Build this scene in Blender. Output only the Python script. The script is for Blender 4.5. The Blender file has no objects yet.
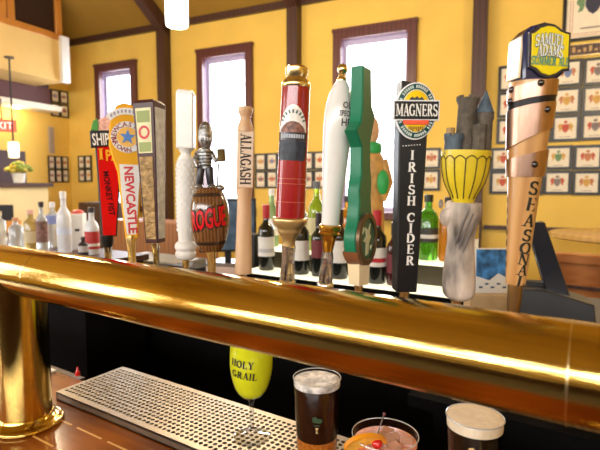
import bpy, math, random
from mathutils import Vector, Matrix
random.seed(7)
S = bpy.context.scene
COL = S.collection
PI = math.pi

# ------------------------------------------------------------------ camera
EYE = 1.62
F = 480.0
PITCH = math.atan(40 / F)
def _rh(x, y):
    d = -(y - 225) / F
    return Vector(((x - 300) / F, math.cos(PITCH) + d * math.sin(PITCH), -math.sin(PITCH) + d * math.cos(PITCH)))
_vd = _rh(-450, 185)
U = Vector((-_vd.x, -_vd.y)).normalized()          # along the bar, in camera heading terms
V = Vector((-U.y, U.x))
if V.y < 0: V = -V
def ray(x, y):
    r = _rh(x, y)
    return Vector((r.x * U.x + r.y * U.y, r.x * V.x + r.y * V.y, r.z))
def heading(p):
    return p.x * U.y + p.y * V.y
def at_y(x, y, v):                                  # point of a sight line on the plane Y = v
    r = ray(x, y); p = r * (v / r.y); return Vector((p.x, p.y, EYE + p.z))
def at_z(x, y, z):
    r = ray(x, y); p = r * ((z - EYE) / r.z); return Vector((p.x, p.y, z))
WA = math.radians(7.43)                             # the far wall is a little askew to the bar
WAX = Vector((math.cos(WA), math.sin(WA))); WNX = Vector((-math.sin(WA), math.cos(WA)))
D0 = 5.408
def wall_sz(x, y):
    r = ray(x, y); t = D0 / (r.x * WNX.x + r.y * WNX.y); p = r * t
    return p.x * WAX.x + p.y * WAX.y, EYE + p.z
def WP(s, n, z):
    return Vector((s * WAX.x + n * WNX.x, s * WAX.y + n * WNX.y, z))

cam = bpy.data.cameras.new('camera'); cam.lens = 36 * F / 600; cam.sensor_width = 36; cam.clip_start = 0.02
co = bpy.data.objects.new('camera', cam); COL.objects.link(co)
hd = Vector((U.y, V.y))
co.location = (0, 0, EYE)
co.rotation_euler = (PI / 2 - PITCH, 0, math.atan2(-hd.x, hd.y))
cam.dof.use_dof = True; cam.dof.focus_distance = 0.86; cam.dof.aperture_fstop = 6.5
S.camera = co
# ------------------------------------------------------------------ light and exposure
S.view_settings.view_transform = 'Standard'; S.view_settings.look = 'None'
S.view_settings.exposure = 0.12; S.view_settings.gamma = 1.0; S.view_settings.use_curve_mapping = False
w = bpy.data.worlds.new('daylight'); S.world = w; w.use_nodes = True
bg = w.node_tree.nodes['Background']; bg.inputs[0].default_value = (0.86, 0.92, 1.0, 1); bg.inputs[1].default_value = 5.0
def area(name, loc, aim, sx, sy, power, color, spread=PI):
    l = bpy.data.lights.new(name, 'AREA'); l.shape = 'RECTANGLE'; l.size = sx; l.size_y = sy; l.energy = power; l.color = color; l.spread = spread
    o = bpy.data.objects.new(name, l); COL.objects.link(o); o.location = loc
    o.rotation_euler = Vector(aim).to_track_quat('-Z', 'Y').to_euler(); return o
FRONT_WIN = [(-5.96, -5.15), (-4.07, -3.21), (-2.11, -1.14)]    # the three windows in the far wall
WZ0, WZ1 = 1.28, 3.40
for a, b in FRONT_WIN:
    p = WP((a + b) / 2, D0 + 0.40, 2.4)
    area('window_daylight', p, (-WNX.x, -WNX.y, -0.25), 0.9, 2.0, 90, (0.85, 0.92, 1.0))
BACK_N = -4.2
BACK_WIN = [(-6.0 + i * 1.28, -6.0 + i * 1.28 + 1.18) for i in range(8)]
BZ0, BZ1 = 2.30, 3.20
for a, b in BACK_WIN:
    p = WP((a + b) / 2, BACK_N - 0.03, (BZ0 + BZ1) / 2)
    area('clerestory_daylight', p, (WNX.x, WNX.y, -0.05), b - a, BZ1 - BZ0, 42, (1.0, 0.96, 0.90))

# ------------------------------------------------------------------ materials
MATS = {}
def mat(name, col, rough=0.5, metal=0.0, var=0.06, vscale=25.0, trans=0.0, ior=1.45, emit=None, estr=0.0, bump=0.0, bscale=80.0, coat=0.0, spec=0.5, stretch=None):
    if name in MATS: return MATS[name]
    m = bpy.data.materials.new(name); m.use_nodes = True; nt = m.node_tree
    b = nt.nodes['Principled BSDF']
    tc = nt.nodes.new('ShaderNodeTexCoord'); mp = nt.nodes.new('ShaderNodeMapping')
    if stretch: mp.inputs['Scale'].default_value = stretch
    nt.links.new(tc.outputs['Object'], mp.inputs[0])
    nz = nt.nodes.new('ShaderNodeTexNoise'); nz.inputs['Scale'].default_value = vscale; nz.inputs['Detail'].default_value = 3
    nt.links.new(mp.outputs[0], nz.inputs['Vector'])
    r = nt.nodes.new('ShaderNodeValToRGB')
    r.color_ramp.elements[0].position = 0.3; r.color_ramp.elements[1].position = 0.7
    r.color_ramp.elements[0].color = tuple(max(0, c * (1 - var)) for c in col) + (1,)
    r.color_ramp.elements[1].color = tuple(min(1, c * (1 + var)) for c in col) + (1,)
    nt.links.new(nz.outputs[0], r.inputs[0]); nt.links.new(r.outputs[0], b.inputs['Base Color'])
    b.inputs['Roughness'].default_value = rough; b.inputs['Metallic'].default_value = metal
    b.inputs['Transmission Weight'].default_value = trans; b.inputs['IOR'].default_value = ior
    b.inputs['Coat Weight'].default_value = coat; b.inputs['Specular IOR Level'].default_value = spec
    if emit:
        b.inputs['Emission Color'].default_value = tuple(emit) + (1,); b.inputs['Emission Strength'].default_value = estr
    if bump:
        n2 = nt.nodes.new('ShaderNodeTexNoise'); n2.inputs['Scale'].default_value = bscale; n2.inputs['Detail'].default_value = 4
        nt.links.new(mp.outputs[0], n2.inputs['Vector'])
        bp = nt.nodes.new('ShaderNodeBump'); bp.inputs['Strength'].default_value = bump; bp.inputs['Distance'].default_value = 0.004
        nt.links.new(n2.outputs[0], bp.inputs['Height']); nt.links.new(bp.outputs[0], b.inputs['Normal'])
    MATS[name] = m; return m
def wood(name, c1, c2, scale=(1, 1, 1), rough=0.35, coat=0.0, bands=6.0, dist=4.0):
    m = bpy.data.materials.new(name); m.use_nodes = True; nt = m.node_tree; b = nt.nodes['Principled BSDF']
    tc = nt.nodes.new('ShaderNodeTexCoord'); mp = nt.nodes.new('ShaderNodeMapping'); mp.inputs['Scale'].default_value = scale
    wv = nt.nodes.new('ShaderNodeTexWave'); wv.inputs['Scale'].default_value = bands; wv.inputs['Distortion'].default_value = dist
    wv.inputs['Detail'].default_value = 3; wv.inputs['Detail Scale'].default_value = 1.5
    r = nt.nodes.new('ShaderNodeValToRGB'); r.color_ramp.elements[0].color = c1 + (1,); r.color_ramp.elements[1].color = c2 + (1,)
    nt.links.new(tc.outputs['Object'], mp.inputs[0]); nt.links.new(mp.outputs[0], wv.inputs[0]); nt.links.new(wv.outputs['Fac'], r.inputs[0])
    nt.links.new(r.outputs[0], b.inputs['Base Color']); b.inputs['Roughness'].default_value = rough; b.inputs['Coat Weight'].default_value = coat
    b.inputs['Coat Roughness'].default_value = 0.08
    MATS[name] = m; return m
def pane_mat(name, tint=(1, 1, 1), refl=0.5):
    m = bpy.data.materials.new(name); m.use_nodes = True; nt = m.node_tree; nt.nodes.remove(nt.nodes['Principled BSDF'])
    t = nt.nodes.new('ShaderNodeBsdfTransparent'); t.inputs[0].default_value = tint + (1,); g = nt.nodes.new('ShaderNodeBsdfGlossy'); g.inputs['Roughness'].default_value = 0.03
    lw = nt.nodes.new('ShaderNodeLayerWeight'); lw.inputs[0].default_value = 0.5; pw = nt.nodes.new('ShaderNodeMath'); pw.operation = 'POWER'; pw.inputs[1].default_value = 4.0
    fr = nt.nodes.new('ShaderNodeMath'); fr.operation = 'MULTIPLY_ADD'; fr.inputs[1].default_value = refl; fr.inputs[2].default_value = 0.03
    nt.links.new(lw.outputs['Facing'], pw.inputs[0]); nt.links.new(pw.outputs[0], fr.inputs[0]); mx = nt.nodes.new('ShaderNodeMixShader')
    nt.links.new(fr.outputs[0], mx.inputs[0]); nt.links.new(t.outputs[0], mx.inputs[1]); nt.links.new(g.outputs[0], mx.inputs[2])
    nt.links.new(mx.outputs[0], nt.nodes['Material Output'].inputs[0]); MATS[name] = m; return m

BRASS = mat('brass', (0.62, 0.425, 0.115), 0.075, 1.0, 0.07, 30, stretch=(0.3, 12, 12), bump=0.06, bscale=60)
GOLD = mat('gold', (0.80, 0.63, 0.32), 0.25, 1.0, 0.06)
CHROME = mat('chrome', (0.75, 0.76, 0.78), 0.12, 1.0, 0.04)
STEEL = mat('stainless', (0.27, 0.22, 0.165), 0.38, 0.85, 0.08, 40, stretch=(1, 10, 1))
BLACK = mat('black', (0.008, 0.008, 0.009), 0.5, 0, 0.2)
MBLACK = mat('matte_black', (0.0035, 0.0033, 0.0035), 0.85, 0, 0.1, spec=0.08)  # near black: underexposed shade below the rail put into the colour
BLACKG = mat('black_gloss', (0.008, 0.008, 0.009), 0.35, 0, 0.1, spec=.3)
WHITE = mat('white', (0.82, 0.82, 0.80), 0.45, 0, 0.03)
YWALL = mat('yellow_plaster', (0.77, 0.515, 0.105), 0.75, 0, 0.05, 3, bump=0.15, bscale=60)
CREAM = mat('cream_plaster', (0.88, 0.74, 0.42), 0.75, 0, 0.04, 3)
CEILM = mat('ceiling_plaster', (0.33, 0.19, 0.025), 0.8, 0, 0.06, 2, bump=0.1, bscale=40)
DWOOD = wood('dark_trim_wood', (0.045, 0.018, 0.012), (0.075, 0.030, 0.020), (1, 1, 0.15), 0.45)
PWOOD = wood('window_trim_wood', (0.075, 0.020, 0.018), (0.12, 0.034, 0.028), (1, 1, 0.15), 0.4)
OWOOD = wood('orange_wood', (0.52, 0.20, 0.03), (0.66, 0.28, 0.05), (1, 1, 0.2), 0.4)
BARW = wood('bar_wood', (0.19, 0.048, 0.008), (0.32, 0.088, 0.014), (0.25, 3, 3), 0.16, 0.35, 5, 3)
INLAY = mat('inlay', (0.72, 0.40, 0.12), 0.2, 0, 0.08, coat=0.5)
FLOORM = wood('floor_wood', (0.02, 0.010, 0.006), (0.035, 0.017, 0.009), (0.4, 4, 1), 0.6)
GREYTOP = mat('grey_stone', (0.10, 0.10, 0.10), 0.3, 0, 0.15, 60)
GLASS = pane_mat('window_glass')
CLEAR = mat('clear_glass', (0.95, 0.97, 0.98), 0.02, 0, 0.01, trans=1.0)

# ------------------------------------------------------------------ mesh helpers
class MB:
    def __init__(s): s.v = []; s.f = []; s.mi = []; s.m = 0
    def mat(s, i): s.m = i; return s
    def add(s, vs, fs, M=None):
        o = len(s.v)
        for p in vs:
            p = Vector(p); s.v.append(M @ p if M else p)
        for f in fs: s.f.append(tuple(i + o for i in f)); s.mi.append(s.m)
        return s
    def box(s, x0, x1, y0, y1, z0, z1, M=None):
        vs = [(x, y, z) for z in (z0, z1) for y in (y0, y1) for x in (x0, x1)]
        return s.add(vs, [(0, 2, 3, 1), (4, 5, 7, 6), (0, 1, 5, 4), (2, 6, 7, 3), (0, 4, 6, 2), (1, 3, 7, 5)], M)
    def lathe(s, prof, seg=32, cx=0, cy=0, M=None, caps=True, squash=1.0, phase=0.0, center=None):
        vs = []; fs = []; n = len(prof)
        for k, (r, z) in enumerate(prof):
            ox = center(z) if center else 0
            for i in range(seg):
                a = 2 * PI * i / seg + phase
                vs.append((cx + ox + r * math.cos(a), cy + squash * r * math.sin(a), z))
        up = prof[-1][1] >= prof[0][1]
        for k in range(n - 1):
            for i in range(seg):
                j = (i + 1) % seg; q = (k * seg + i, k * seg + j, (k + 1) * seg + j, (k + 1) * seg + i)
                fs.append(q if up else q[::-1])
        if caps:
            lo = tuple(range(seg))[::-1]; hi = tuple((n - 1) * seg + i for i in range(seg))
            fs.append(lo if up else lo[::-1]); fs.append(hi if up else hi[::-1])
        return s.add(vs, fs, M)
    def tube(s, pts, r, seg=10, caps=True, M=None):
        pts = [Vector(p) for p in pts]; n = len(pts); rs = r if isinstance(r, (list, tuple)) else [r] * n
        vs = []; fs = []; nrm = None
        for k in range(n):
            t = (pts[min(k + 1, n - 1)] - pts[max(k - 1, 0)]).normalized()
            if nrm is None:
                nrm = t.orthogonal().normalized()
            nrm = (nrm - t * nrm.dot(t)).normalized(); bn = t.cross(nrm)
            for i in range(seg):
                a = 2 * PI * i / seg; vs.append(pts[k] + (nrm * math.cos(a) + bn * math.sin(a)) * rs[k])
        for k in range(n - 1):
            for i in range(seg):
                j = (i + 1) % seg; fs.append((k * seg + i, k * seg + j, (k + 1) * seg + j, (k + 1) * seg + i))
        if caps: fs.append(tuple(range(seg))[::-1]); fs.append(tuple((n - 1) * seg + i for i in range(seg)))
        return s.add(vs, fs, M)
    def ell(s, c, rx, ry, rz, seg=16, rings=10, M=None):
        prof = []; vs = []; fs = []
        for k in range(rings + 1):
            t = -PI / 2 + PI * k / rings
            for i in range(seg):
                a = 2 * PI * i / seg
                vs.append((c[0] + rx * math.cos(t) * math.cos(a), c[1] + ry * math.cos(t) * math.sin(a), c[2] + rz * math.sin(t)))
        for k in range(rings):
            for i in range(seg):
                j = (i + 1) % seg; fs.append((k * seg + i, k * seg + j, (k + 1) * seg + j, (k + 1) * seg + i))
        return s.add(vs, fs, M)
    def prism(s, out, y0, y1, M=None, bevel=0.0):
        """outline in local x,z (counter-clockwise or not) pulled from y0 (front) to y1 (back)"""
        ar = sum(out[i][0] * out[(i + 1) % len(out)][1] - out[(i + 1) % len(out)][0] * out[i][1] for i in range(len(out)))
        if ar < 0: out = out[::-1]
        n = len(out); rings = []
        if bevel:
            cx = sum(p[0] for p in out) / n; cz = sum(p[1] for p in out) / n
            def ins(d):
                res = []
                for i in range(n):
                    p0 = Vector(out[i - 1]); p1 = Vector(out[i]); p2 = Vector(out[(i + 1) % n])
                    e1 = (p1 - p0); e2 = (p2 - p1)
                    n1 = Vector((-e1.y, e1.x)).normalized() if e1.length > 1e-9 else Vector((0, 0))
                    n2 = Vector((-e2.y, e2.x)).normalized() if e2.length > 1e-9 else Vector((0, 0))
                    q = n1 + n2; q = q.normalized() if q.length > 1e-6 else n1
                    res.append(tuple(p1 + q * d))
                return res
            small = ins(bevel); rings = [(small, y0), (out, y0 + bevel), (out, y1 - bevel), (small, y1)]
        else: rings = [(out, y0), (out, y1)]
        vs = []; fs = []
        for o, y in rings: vs += [(p[0], y, p[1]) for p in o]
        for k in range(len(rings) - 1):
            for i in range(n):
                j = (i + 1) % n; fs.append((k * n + i, k * n + j, (k + 1) * n + j, (k + 1) * n + i)[::-1])
        fs.append(tuple(range(n))); fs.append(tuple((len(rings) - 1) * n + i for i in range(n))[::-1])
        return s.add(vs, fs, M)
    def build(s, name, m, parent=None, smooth=35, bevel=0.0, loc=None, rot=None):
        me = bpy.data.meshes.new(name); me.from_pydata([tuple(p) for p in s.v], [], s.f)
        ms = m if isinstance(m, (list, tuple)) else [m]
        for x in ms: me.materials.append(x)
        if len(ms) > 1: me.polygons.foreach_set('material_index', s.mi)
        me.validate()
        if smooth:
            me.polygons.foreach_set('use_smooth', [True] * len(me.polygons)); me.set_sharp_from_angle(angle=math.radians(smooth))
        me.update()
        o = bpy.data.objects.new(name, me); COL.objects.link(o)
        if parent: o.parent = parent
        if loc: o.location = loc
        if rot: o.rotation_euler = rot
        if bevel:
            b = o.modifiers.new('bevel', 'BEVEL'); b.width = bevel; b.segments = 2; b.limit_method = 'ANGLE'
        return o
def tag(o, label=None, cat=None, group=None, kind=None):
    if label: o['label'] = label
    if cat: o['category'] = cat
    if group: o['group'] = group
    if kind: o['kind'] = kind
    return o
def thing(name, label, cat, loc=(0, 0, 0), rz=0.0, group=None):
    o = bpy.data.objects.new(name, None); COL.objects.link(o); o.location = loc; o.rotation_euler = (0, 0, rz); o.empty_display_size = 0.05
    return tag(o, label, cat, group)
def struct(o): o['kind'] = 'structure'; return o
def smooth_prof(pts, n=4):
    """Catmull-Rom through (r,z) points"""
    out = []
    for i in range(len(pts) - 1):
        p0 = pts[max(i - 1, 0)]; p1 = pts[i]; p2 = pts[i + 1]; p3 = pts[min(i + 2, len(pts) - 1)]
        for k in range(n):
            t = k / n
            out.append(tuple(0.5 * (2 * p1[c] + (p2[c] - p0[c]) * t + (2 * p0[c] - 5 * p1[c] + 4 * p2[c] - p3[c]) * t * t + (3 * p1[c] - p0[c] - 3 * p2[c] + p3[c]) * t ** 3) for c in range(len(p1))))
    out.append(pts[-1]); return out

# ------------------------------------------------------------------ lettering
def sans(body, height, spacing=1.0, bold=0.0):
    """flat outline of a line of text, centred on 0,0; returns verts (x,z) and faces"""
    c = bpy.data.curves.new('t', 'FONT'); c.body = body; c.size = 1.0; c.align_x = 'CENTER'; c.space_character = spacing; c.offset = bold; c.resolution_u = 2
    o = bpy.data.objects.new('t', c); me = bpy.data.meshes.new_from_object(o)
    vs = [v.co.copy() for v in me.vertices]; fs = [tuple(p.vertices) for p in me.polygons]
    bpy.data.objects.remove(o); bpy.data.curves.remove(c); bpy.data.meshes.remove(me)
    if not vs: return [], []
    x0 = min(v.x for v in vs); x1 = max(v.x for v in vs); y0 = min(v.y for v in vs); y1 = max(v.y for v in vs); k = height / (y1 - y0)
    return [((v.x - (x0 + x1) / 2) * k, (v.y - (y0 + y1) / 2) * k) for v in vs], fs
def _arc(cx, cy, rx, ry, a0, a1, th, tv, n=10):
    vs = []; fs = []
    for i in range(n + 1):
        a = math.radians(a0 + (a1 - a0) * i / n); t = tv * abs(math.cos(a)) + th * abs(math.sin(a))
        for k in (-.5, .5): vs.append((cx + (rx + k * t) * math.cos(a), cy + (ry + k * t) * math.sin(a)))
    for i in range(n): fs.append((2 * i, 2 * i + 1, 2 * i + 3, 2 * i + 2))
    return vs, fs
def _bar(x0, y0, x1, y1, t):
    d = Vector((x1 - x0, y1 - y0)).normalized(); q = Vector((-d.y, d.x)) * t / 2
    return [(x0 + q.x, y0 + q.y), (x0 - q.x, y0 - q.y), (x1 - q.x, y1 - q.y), (x1 + q.x, y1 + q.y)], [(0, 1, 2, 3)]
def _ser(x, y, w=.32): return _bar(x - w / 2, y, x + w / 2, y, .07)
TK, TN = .2, .09
def serif_letter(ch):
    B = _bar; A = _arc; R = _ser; b, t = .035, .965
    d = {
     'A': (.8, [B(.12, 0, .4, 1, TN), B(.68, 0, .4, 1, TK), B(.22, .34, .58, .34, .08), R(.12, b), R(.68, b)]),
     'C': (.8, [A(.45, .5, .34, .45, 48, 312, .09, TK), B(.69, .65, .69, .95, .08), B(.69, .08, .69, .3, .06)]),
     'D': (.85, [B(.18, 0, .18, 1, TK), A(.3, .5, .42, .45, -90, 90, .09, TK), B(.1, b, .3, b, .08), B(.1, t, .3, t, .08)]),
     'E': (.75, [B(.2, 0, .2, 1, TK), B(.08, t, .66, t, .08), B(.08, b, .68, b, .08), B(.2, .52, .55, .52, .08), B(.64, .78, .64, 1, .08), B(.66, 0, .66, .24, .08), B(.54, .42, .54, .62, .07)]),
     'G': (.88, [A(.45, .5, .34, .45, 45, 320, .09, TK), B(.72, .08, .72, .44, TK), R(.7, .44, .3), B(.69, .68, .69, .95, .08)]),
     'H': (.9, [B(.2, 0, .2, 1, TK), B(.7, 0, .7, 1, TK), B(.2, .5, .7, .5, .09), R(.2, b), R(.2, t), R(.7, b), R(.7, t)]),
     'I': (.4, [B(.2, 0, .2, 1, TK), R(.2, b), R(.2, t)]),
     'L': (.72, [B(.2, 0, .2, 1, TK), R(.2, t), B(.06, b, .64, b, .08), B(.62, 0, .62, .28, .09)]),
     'M': (1.05, [B(.16, 0, .18, 1, TN), B(.86, 0, .86, 1, TK), B(.2, 1, .52, .1, TK * .9), B(.84, 1, .52, .1, TN), R(.16, b), R(.86, b), R(.14, t, .2), R(.9, t, .22)]),
     'N': (.92, [B(.18, 0, .18, 1, TN), B(.74, 0, .74, 1, TN), B(.18, 1, .74, 0, TK), R(.18, b), R(.14, t, .2), R(.74, t)]),
     'O': (.88, [A(.44, .5, .33, .45, 0, 360, .09, TK, 18)]),
     'R': (.85, [B(.2, 0, .2, 1, TK), A(.34, .74, .26, .22, -90, 90, .08, TK), B(.1, t, .34, t, .08), B(.2, .52, .34, .52, .08), B(.4, .52, .7, 0, TK), R(.2, b), R(.74, b, .2)]),
     'S': (.66, [A(.33, .73, .22, .22, 20, 270, .1, .15), A(.33, .26, .24, .22, -160, 90, .1, .17), B(.55, .72, .55, .97, .07), B(.08, .03, .08, .28, .07)]),
     'U': (.9, [B(.2, .3, .2, 1, TK), B(.72, .3, .72, 1, TN), A(.46, .32, .26, .28, 180, 360, .09, TK * .8), R(.2, t), R(.72, t)]),
     'Y': (.85, [B(.42, 0, .42, .5, TK), B(.14, 1, .42, .48, TK), B(.7, 1, .42, .48, TN), R(.42, b), R(.14, t), R(.7, t)]),
     ' ': (.45, [])}
    return d[ch]
def serif(body, height, spacing=.04):
    vs = []; fs = []; x = 0
    for ch in body:
        wd, parts = serif_letter(ch)
        for pv, pf in parts:
            o = len(vs); vs += [(a + x, c) for a, c in pv]; fs += [tuple(i + o for i in f) for f in pf]
        x += wd + spacing
    x -= spacing
    return [((a - x / 2) * height, (c - .5) * height) for a, c in vs], fs
def letters(mb, vf, place, depth=0.0006):
    """place(x,z,d) -> 3-D point, d = height above the surface"""
    vs, fs = vf; n = len(vs)
    top = [place(x, z, depth) for x, z in vs]; o = len(mb.v)
    mb.v += [Vector(p) for p in top]
    for f in fs: mb.f.append(tuple(i + o for i in f)); mb.mi.append(mb.m)
    return mb
def flat(y, cx, cz, ang=0.0, sx=1.0, sz=1.0):
    c, s_ = math.cos(ang), math.sin(ang)
    return lambda x, z, d: (cx + x * sx * c - z * sz * s_, y - d, cz + x * sx * s_ + z * sz * c)
def wrap(r, ang0, cz, cx=0.0, cy=0.0, sx=1.0, tilt=0.0, rfun=None):
    def pl(x, z, d):
        x2 = (x * math.cos(tilt) - z * math.sin(tilt)) * sx; z2 = x * math.sin(tilt) + z * math.cos(tilt)
        rr = (rfun(cz + z2) if rfun else r) + d; a = ang0 + x2 / (rfun(cz) if rfun else r)
        return (cx + rr * math.sin(a), cy - rr * math.cos(a), cz + z2)
    return pl
def ring_text(mb, body, rad, height, a_mid, cx, cz, y, upper=True, fn=sans, step=None, rz=1.0):
    """letters round a ring in the local x,z plane"""
    n = len(body); step = step or height * 0.95 / rad
    for i, ch in enumerate(body):
        if ch == ' ': continue
        k = i - (n - 1) / 2
        a = a_mid - k * step if upper else a_mid + k * step
        rot = a - PI / 2 if upper else a + PI / 2
        letters(mb, fn(ch, height, bold=.02), flat(y, cx + rad * math.cos(a), cz + rad * rz * math.sin(a), rot))
def ellipse(cx, cz, rx, rz, n=40): return [(cx + rx * math.cos(2 * PI * i / n), cz + rz * math.sin(2 * PI * i / n)) for i in range(n)]

# ================================================================== THE ROOM
S0, S1 = -6.6, 4.6
RW = (0, 0, WA)
def wbox(name, s0, s1, n0, n1, z0, z1, m, parent=None, bevel=0.0):
    cs, cn = (s0 + s1) / 2, (n0 + n1) / 2; p = WP(cs, cn, z0)
    mb = MB().box(-(s1 - s0) / 2, (s1 - s0) / 2, -(n1 - n0) / 2, (n1 - n0) / 2, 0, z1 - z0)
    if parent:
        return mb.build(name, m, parent, bevel=bevel, loc=parent.matrix_basis.inverted() @ p)
    return mb.build(name, m, None, bevel=bevel, loc=p, rot=RW)
struct(wbox('floor', S0 - .2, S1 + .2, BACK_N - .2, D0 + .25, -0.1, 0.0, FLOORM))
# far wall with its three window openings
mb = MB()
def wallpiece(a, b, z0, z1): mb.box(a, b, D0, D0 + .2, z0, z1)
edges = [S0 - .2] + [e for ab in FRONT_WIN for e in ab] + [S1 + .2]
for i in range(0, len(edges) - 1, 2): wallpiece(edges[i], edges[i + 1], 0, 4.2)
for a, b in FRONT_WIN: wallpiece(a, b, 0, WZ0); wallpiece(a, b, WZ1, 4.2)
struct(mb.build('wall_far', YWALL, rot=RW))
ADDED_WIN = [(-3.2, -2.2), (-1.2, -.2)]  # unseen windows, added to put white streaks on the brass posts
mb = MB(); e3 = [BACK_N] + [e for ab in ADDED_WIN for e in ab] + [D0]
for i in range(0, len(e3) - 1, 2): mb.box(S0 - .2, S0, e3[i], e3[i + 1], 0, 7.2)
for a, b in ADDED_WIN: mb.box(S0 - .2, S0, a, b, 0, 1.0).box(S0 - .2, S0, a, b, 3.2, 7.2)
struct(mb.build('wall_left', YWALL, rot=RW))
struct(wbox('wall_right', S1, S1 + .2, BACK_N, D0, 0, 7.2, YWALL))
mb = MB(); e2 = [S0 - .2] + [e for ab in BACK_WIN for e in ab] + [S1 + .2]
for i in range(0, len(e2) - 1, 2): mb.box(e2[i], e2[i + 1], BACK_N - .2, BACK_N, 0, 4.2)
for a, b in BACK_WIN: mb.box(a, b, BACK_N - .2, BACK_N, 0, BZ0); mb.box(a, b, BACK_N - .2, BACK_N, BZ1, 4.2)
struct(mb.build('wall_behind', CREAM, rot=RW))
struct(wbox('trim_reflection_panel', S0, S1, BACK_N, BACK_N + .03, 0, 1.05, DWOOD))  # unseen dark panel added to give the brass a dark reflected band
for i, (a, b) in enumerate(ADDED_WIN):
    hw = (b - a) / 2; H = 2.2
    struct(MB().box(-.02, .05, -hw, -hw + .06, 0, H).box(-.02, .05, hw - .06, hw, 0, H).box(-.02, .05, -hw, hw, 0, .06).box(-.02, .05, -hw, hw, H - .06, H).build('window_%d' % (i + 12), DWOOD, loc=WP(S0, (a + b) / 2, 1.0), rot=RW))
    area('added_side_light', WP(S0 - .05, (a + b) / 2, 2.1), (WAX.x, WAX.y, -.05), b - a, H, 55, (1.0, .98, .95))  # added light filling the unseen left windows
# pitched ceiling
RN = (D0 + BACK_N) / 2; RZ = 3.84 + 0.66 * (D0 - RN)
out = [(D0 + .2, 3.84 - .13), (RN, RZ), (BACK_N - .2, 3.84 - .13), (BACK_N - .2, 4.0), (RN, RZ + .18), (D0 + .2, 4.0)]
vs = [(s, n, z) for s in (S0 - .2, S1 + .2) for n, z in out]; nn = 6
fs = [(i, (i + 1) % nn, nn + (i + 1) % nn, nn + i) for i in range(nn)] + [(0, 5, 4, 1), (1, 4, 3, 2), (6, 7, 10, 11), (7, 8, 9, 10)]
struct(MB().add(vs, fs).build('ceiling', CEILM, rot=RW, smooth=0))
# crown moulding, posts, rafters
struct(wbox('trim_crown', S0, S1, D0 - .05, D0, 3.765, 3.85, DWOOD))
mb = MB()
POST_S = [-4.60, -2.60, -0.49, 1.7]
for k, s in enumerate(POST_S):
    wid = .068
    struct(wbox('trim_post', s - wid, s + wid, D0 - .14, D0, 0, 3.80, DWOOD))
    r_ = MB(); L = D0 - RN
    for yy0, yy1 in ((0, 1),):
        vs = []
        for n_, z_ in ((D0, 3.83), (RN, RZ - .01)):
            vs += [(s - wid, n_, z_ - .2), (s + wid, n_, z_ - .2), (s + wid, n_, z_), (s - wid, n_, z_)]
        r_.add(vs, [(0, 1, 2, 3), (4, 7, 6, 5), (0, 4, 5, 1), (1, 5, 6, 2), (2, 6, 7, 3), (3, 7, 4, 0)])
    struct(r_.build('trim_rafter', DWOOD, rot=RW, smooth=0))
struct(wbox('trim_corner', S0, S0 + .09, D0 - .55, D0 - .40, 2.75, 3.80, DWOOD))
# windows
for i, (a, b) in enumerate(FRONT_WIN):
    cx = (a + b) / 2; hw = (b - a) / 2; t = .10
    root = MB().box(-hw - .0, -hw + t, -.05, .02, 0, WZ1 - WZ0).box(hw - t, hw, -.05, .02, 0, WZ1 - WZ0).box(-hw + t, hw - t, -.05, .02, WZ1 - WZ0 - t, WZ1 - WZ0).box(-hw - .01, hw + .01, -.06, .02, WZ1 - WZ0 - .02, WZ1 - WZ0 + .02).box(-hw - .03, hw + .03, -.12, .02, -.05, 0.03)
    o = struct(root.build('window_%d' % (i + 1), PWOOD, loc=WP(cx, D0, WZ0), rot=RW))
    sf = MB(); ih = hw - t
    sf.box(-ih, -ih + .04, .06, .12, .03, WZ1 - WZ0 - t).box(ih - .04, ih, .06, .12, .03, WZ1 - WZ0 - t).box(-ih + .04, ih - .04, .06, .12, WZ1 - WZ0 - t - .06, WZ1 - WZ0 - t).box(-ih + .04, ih - .04, .06, .12, .03, .08)
    sf.build('window_sash', mat('sash_paint', (0.46, 0.42, 0.62), 0.4), o)
    MB().box(-ih + .06, ih - .06, .085, .09, .08, WZ1 - WZ0 - t - .06).build('window_pane', GLASS, o)
    jm = MB(); jm.box(-hw, -ih, .02, .19, 0, WZ1 - WZ0).box(ih, hw, .02, .19, 0, WZ1 - WZ0).box(-ih, ih, .02, .19, WZ1 - WZ0 - t, WZ1 - WZ0).box(-ih, ih, .02, .19, 0, .03)
    jm.build('window_jamb', mat('jamb_paint', (0.34, 0.26, 0.40), 0.5), o)
for i, (a, b) in enumerate(BACK_WIN):
    cx = (a + b) / 2; hw = (b - a) / 2; H = BZ1 - BZ0
    o = struct(MB().box(-hw, -hw + .05, -.02, .04, 0, H).box(hw - .05, hw, -.02, .04, 0, H).box(-hw, hw, -.02, .04, 0, .05).box(-hw, hw, -.02, .04, H - .05, H).build('window_%d' % (i + 4), DWOOD, loc=WP(cx, BACK_N, BZ0), rot=RW))

# left side: loft box with glazed wooden fronts, lower band, half wall
SF = -5.9
o = struct(wbox('trim_loft_front', S0 + .0, SF, 2.2, 4.80, 3.05, 3.60, mat('loft_plaster', (.80, .55, .20), .75, 0, .04, 3)))
struct(wbox('trim_loft_pilaster', SF - .02, SF + .06, 4.72, 4.84, 3.04, 3.66, WHITE))
lc = thing('loft_cabinet', 'orange wooden loft cabinet front with dark glass panes, top left corner', 'cabinet', WP(SF - .3, 3.5, 3.60), WA)
H = 1.0
mb = MB().box(-.3, .25, -1.3, 1.27, 0, H); mb.build('body', DWOOD, lc)
fr = MB()
def lbox(n0, n1, z0, z1): fr.box(.25, .31, n0 - 3.5, n1 - 3.5, z0, z1)
lbox(2.2, 4.77, 0, .09); lbox(2.2, 4.77, H - .09, H)
for n in (4.69, 4.01, 3.90, 3.22, 3.10, 2.42, 2.2): lbox(n, n + .09, .09, H - .09)
fr.build('frame', OWOOD, lc, bevel=.006)
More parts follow.
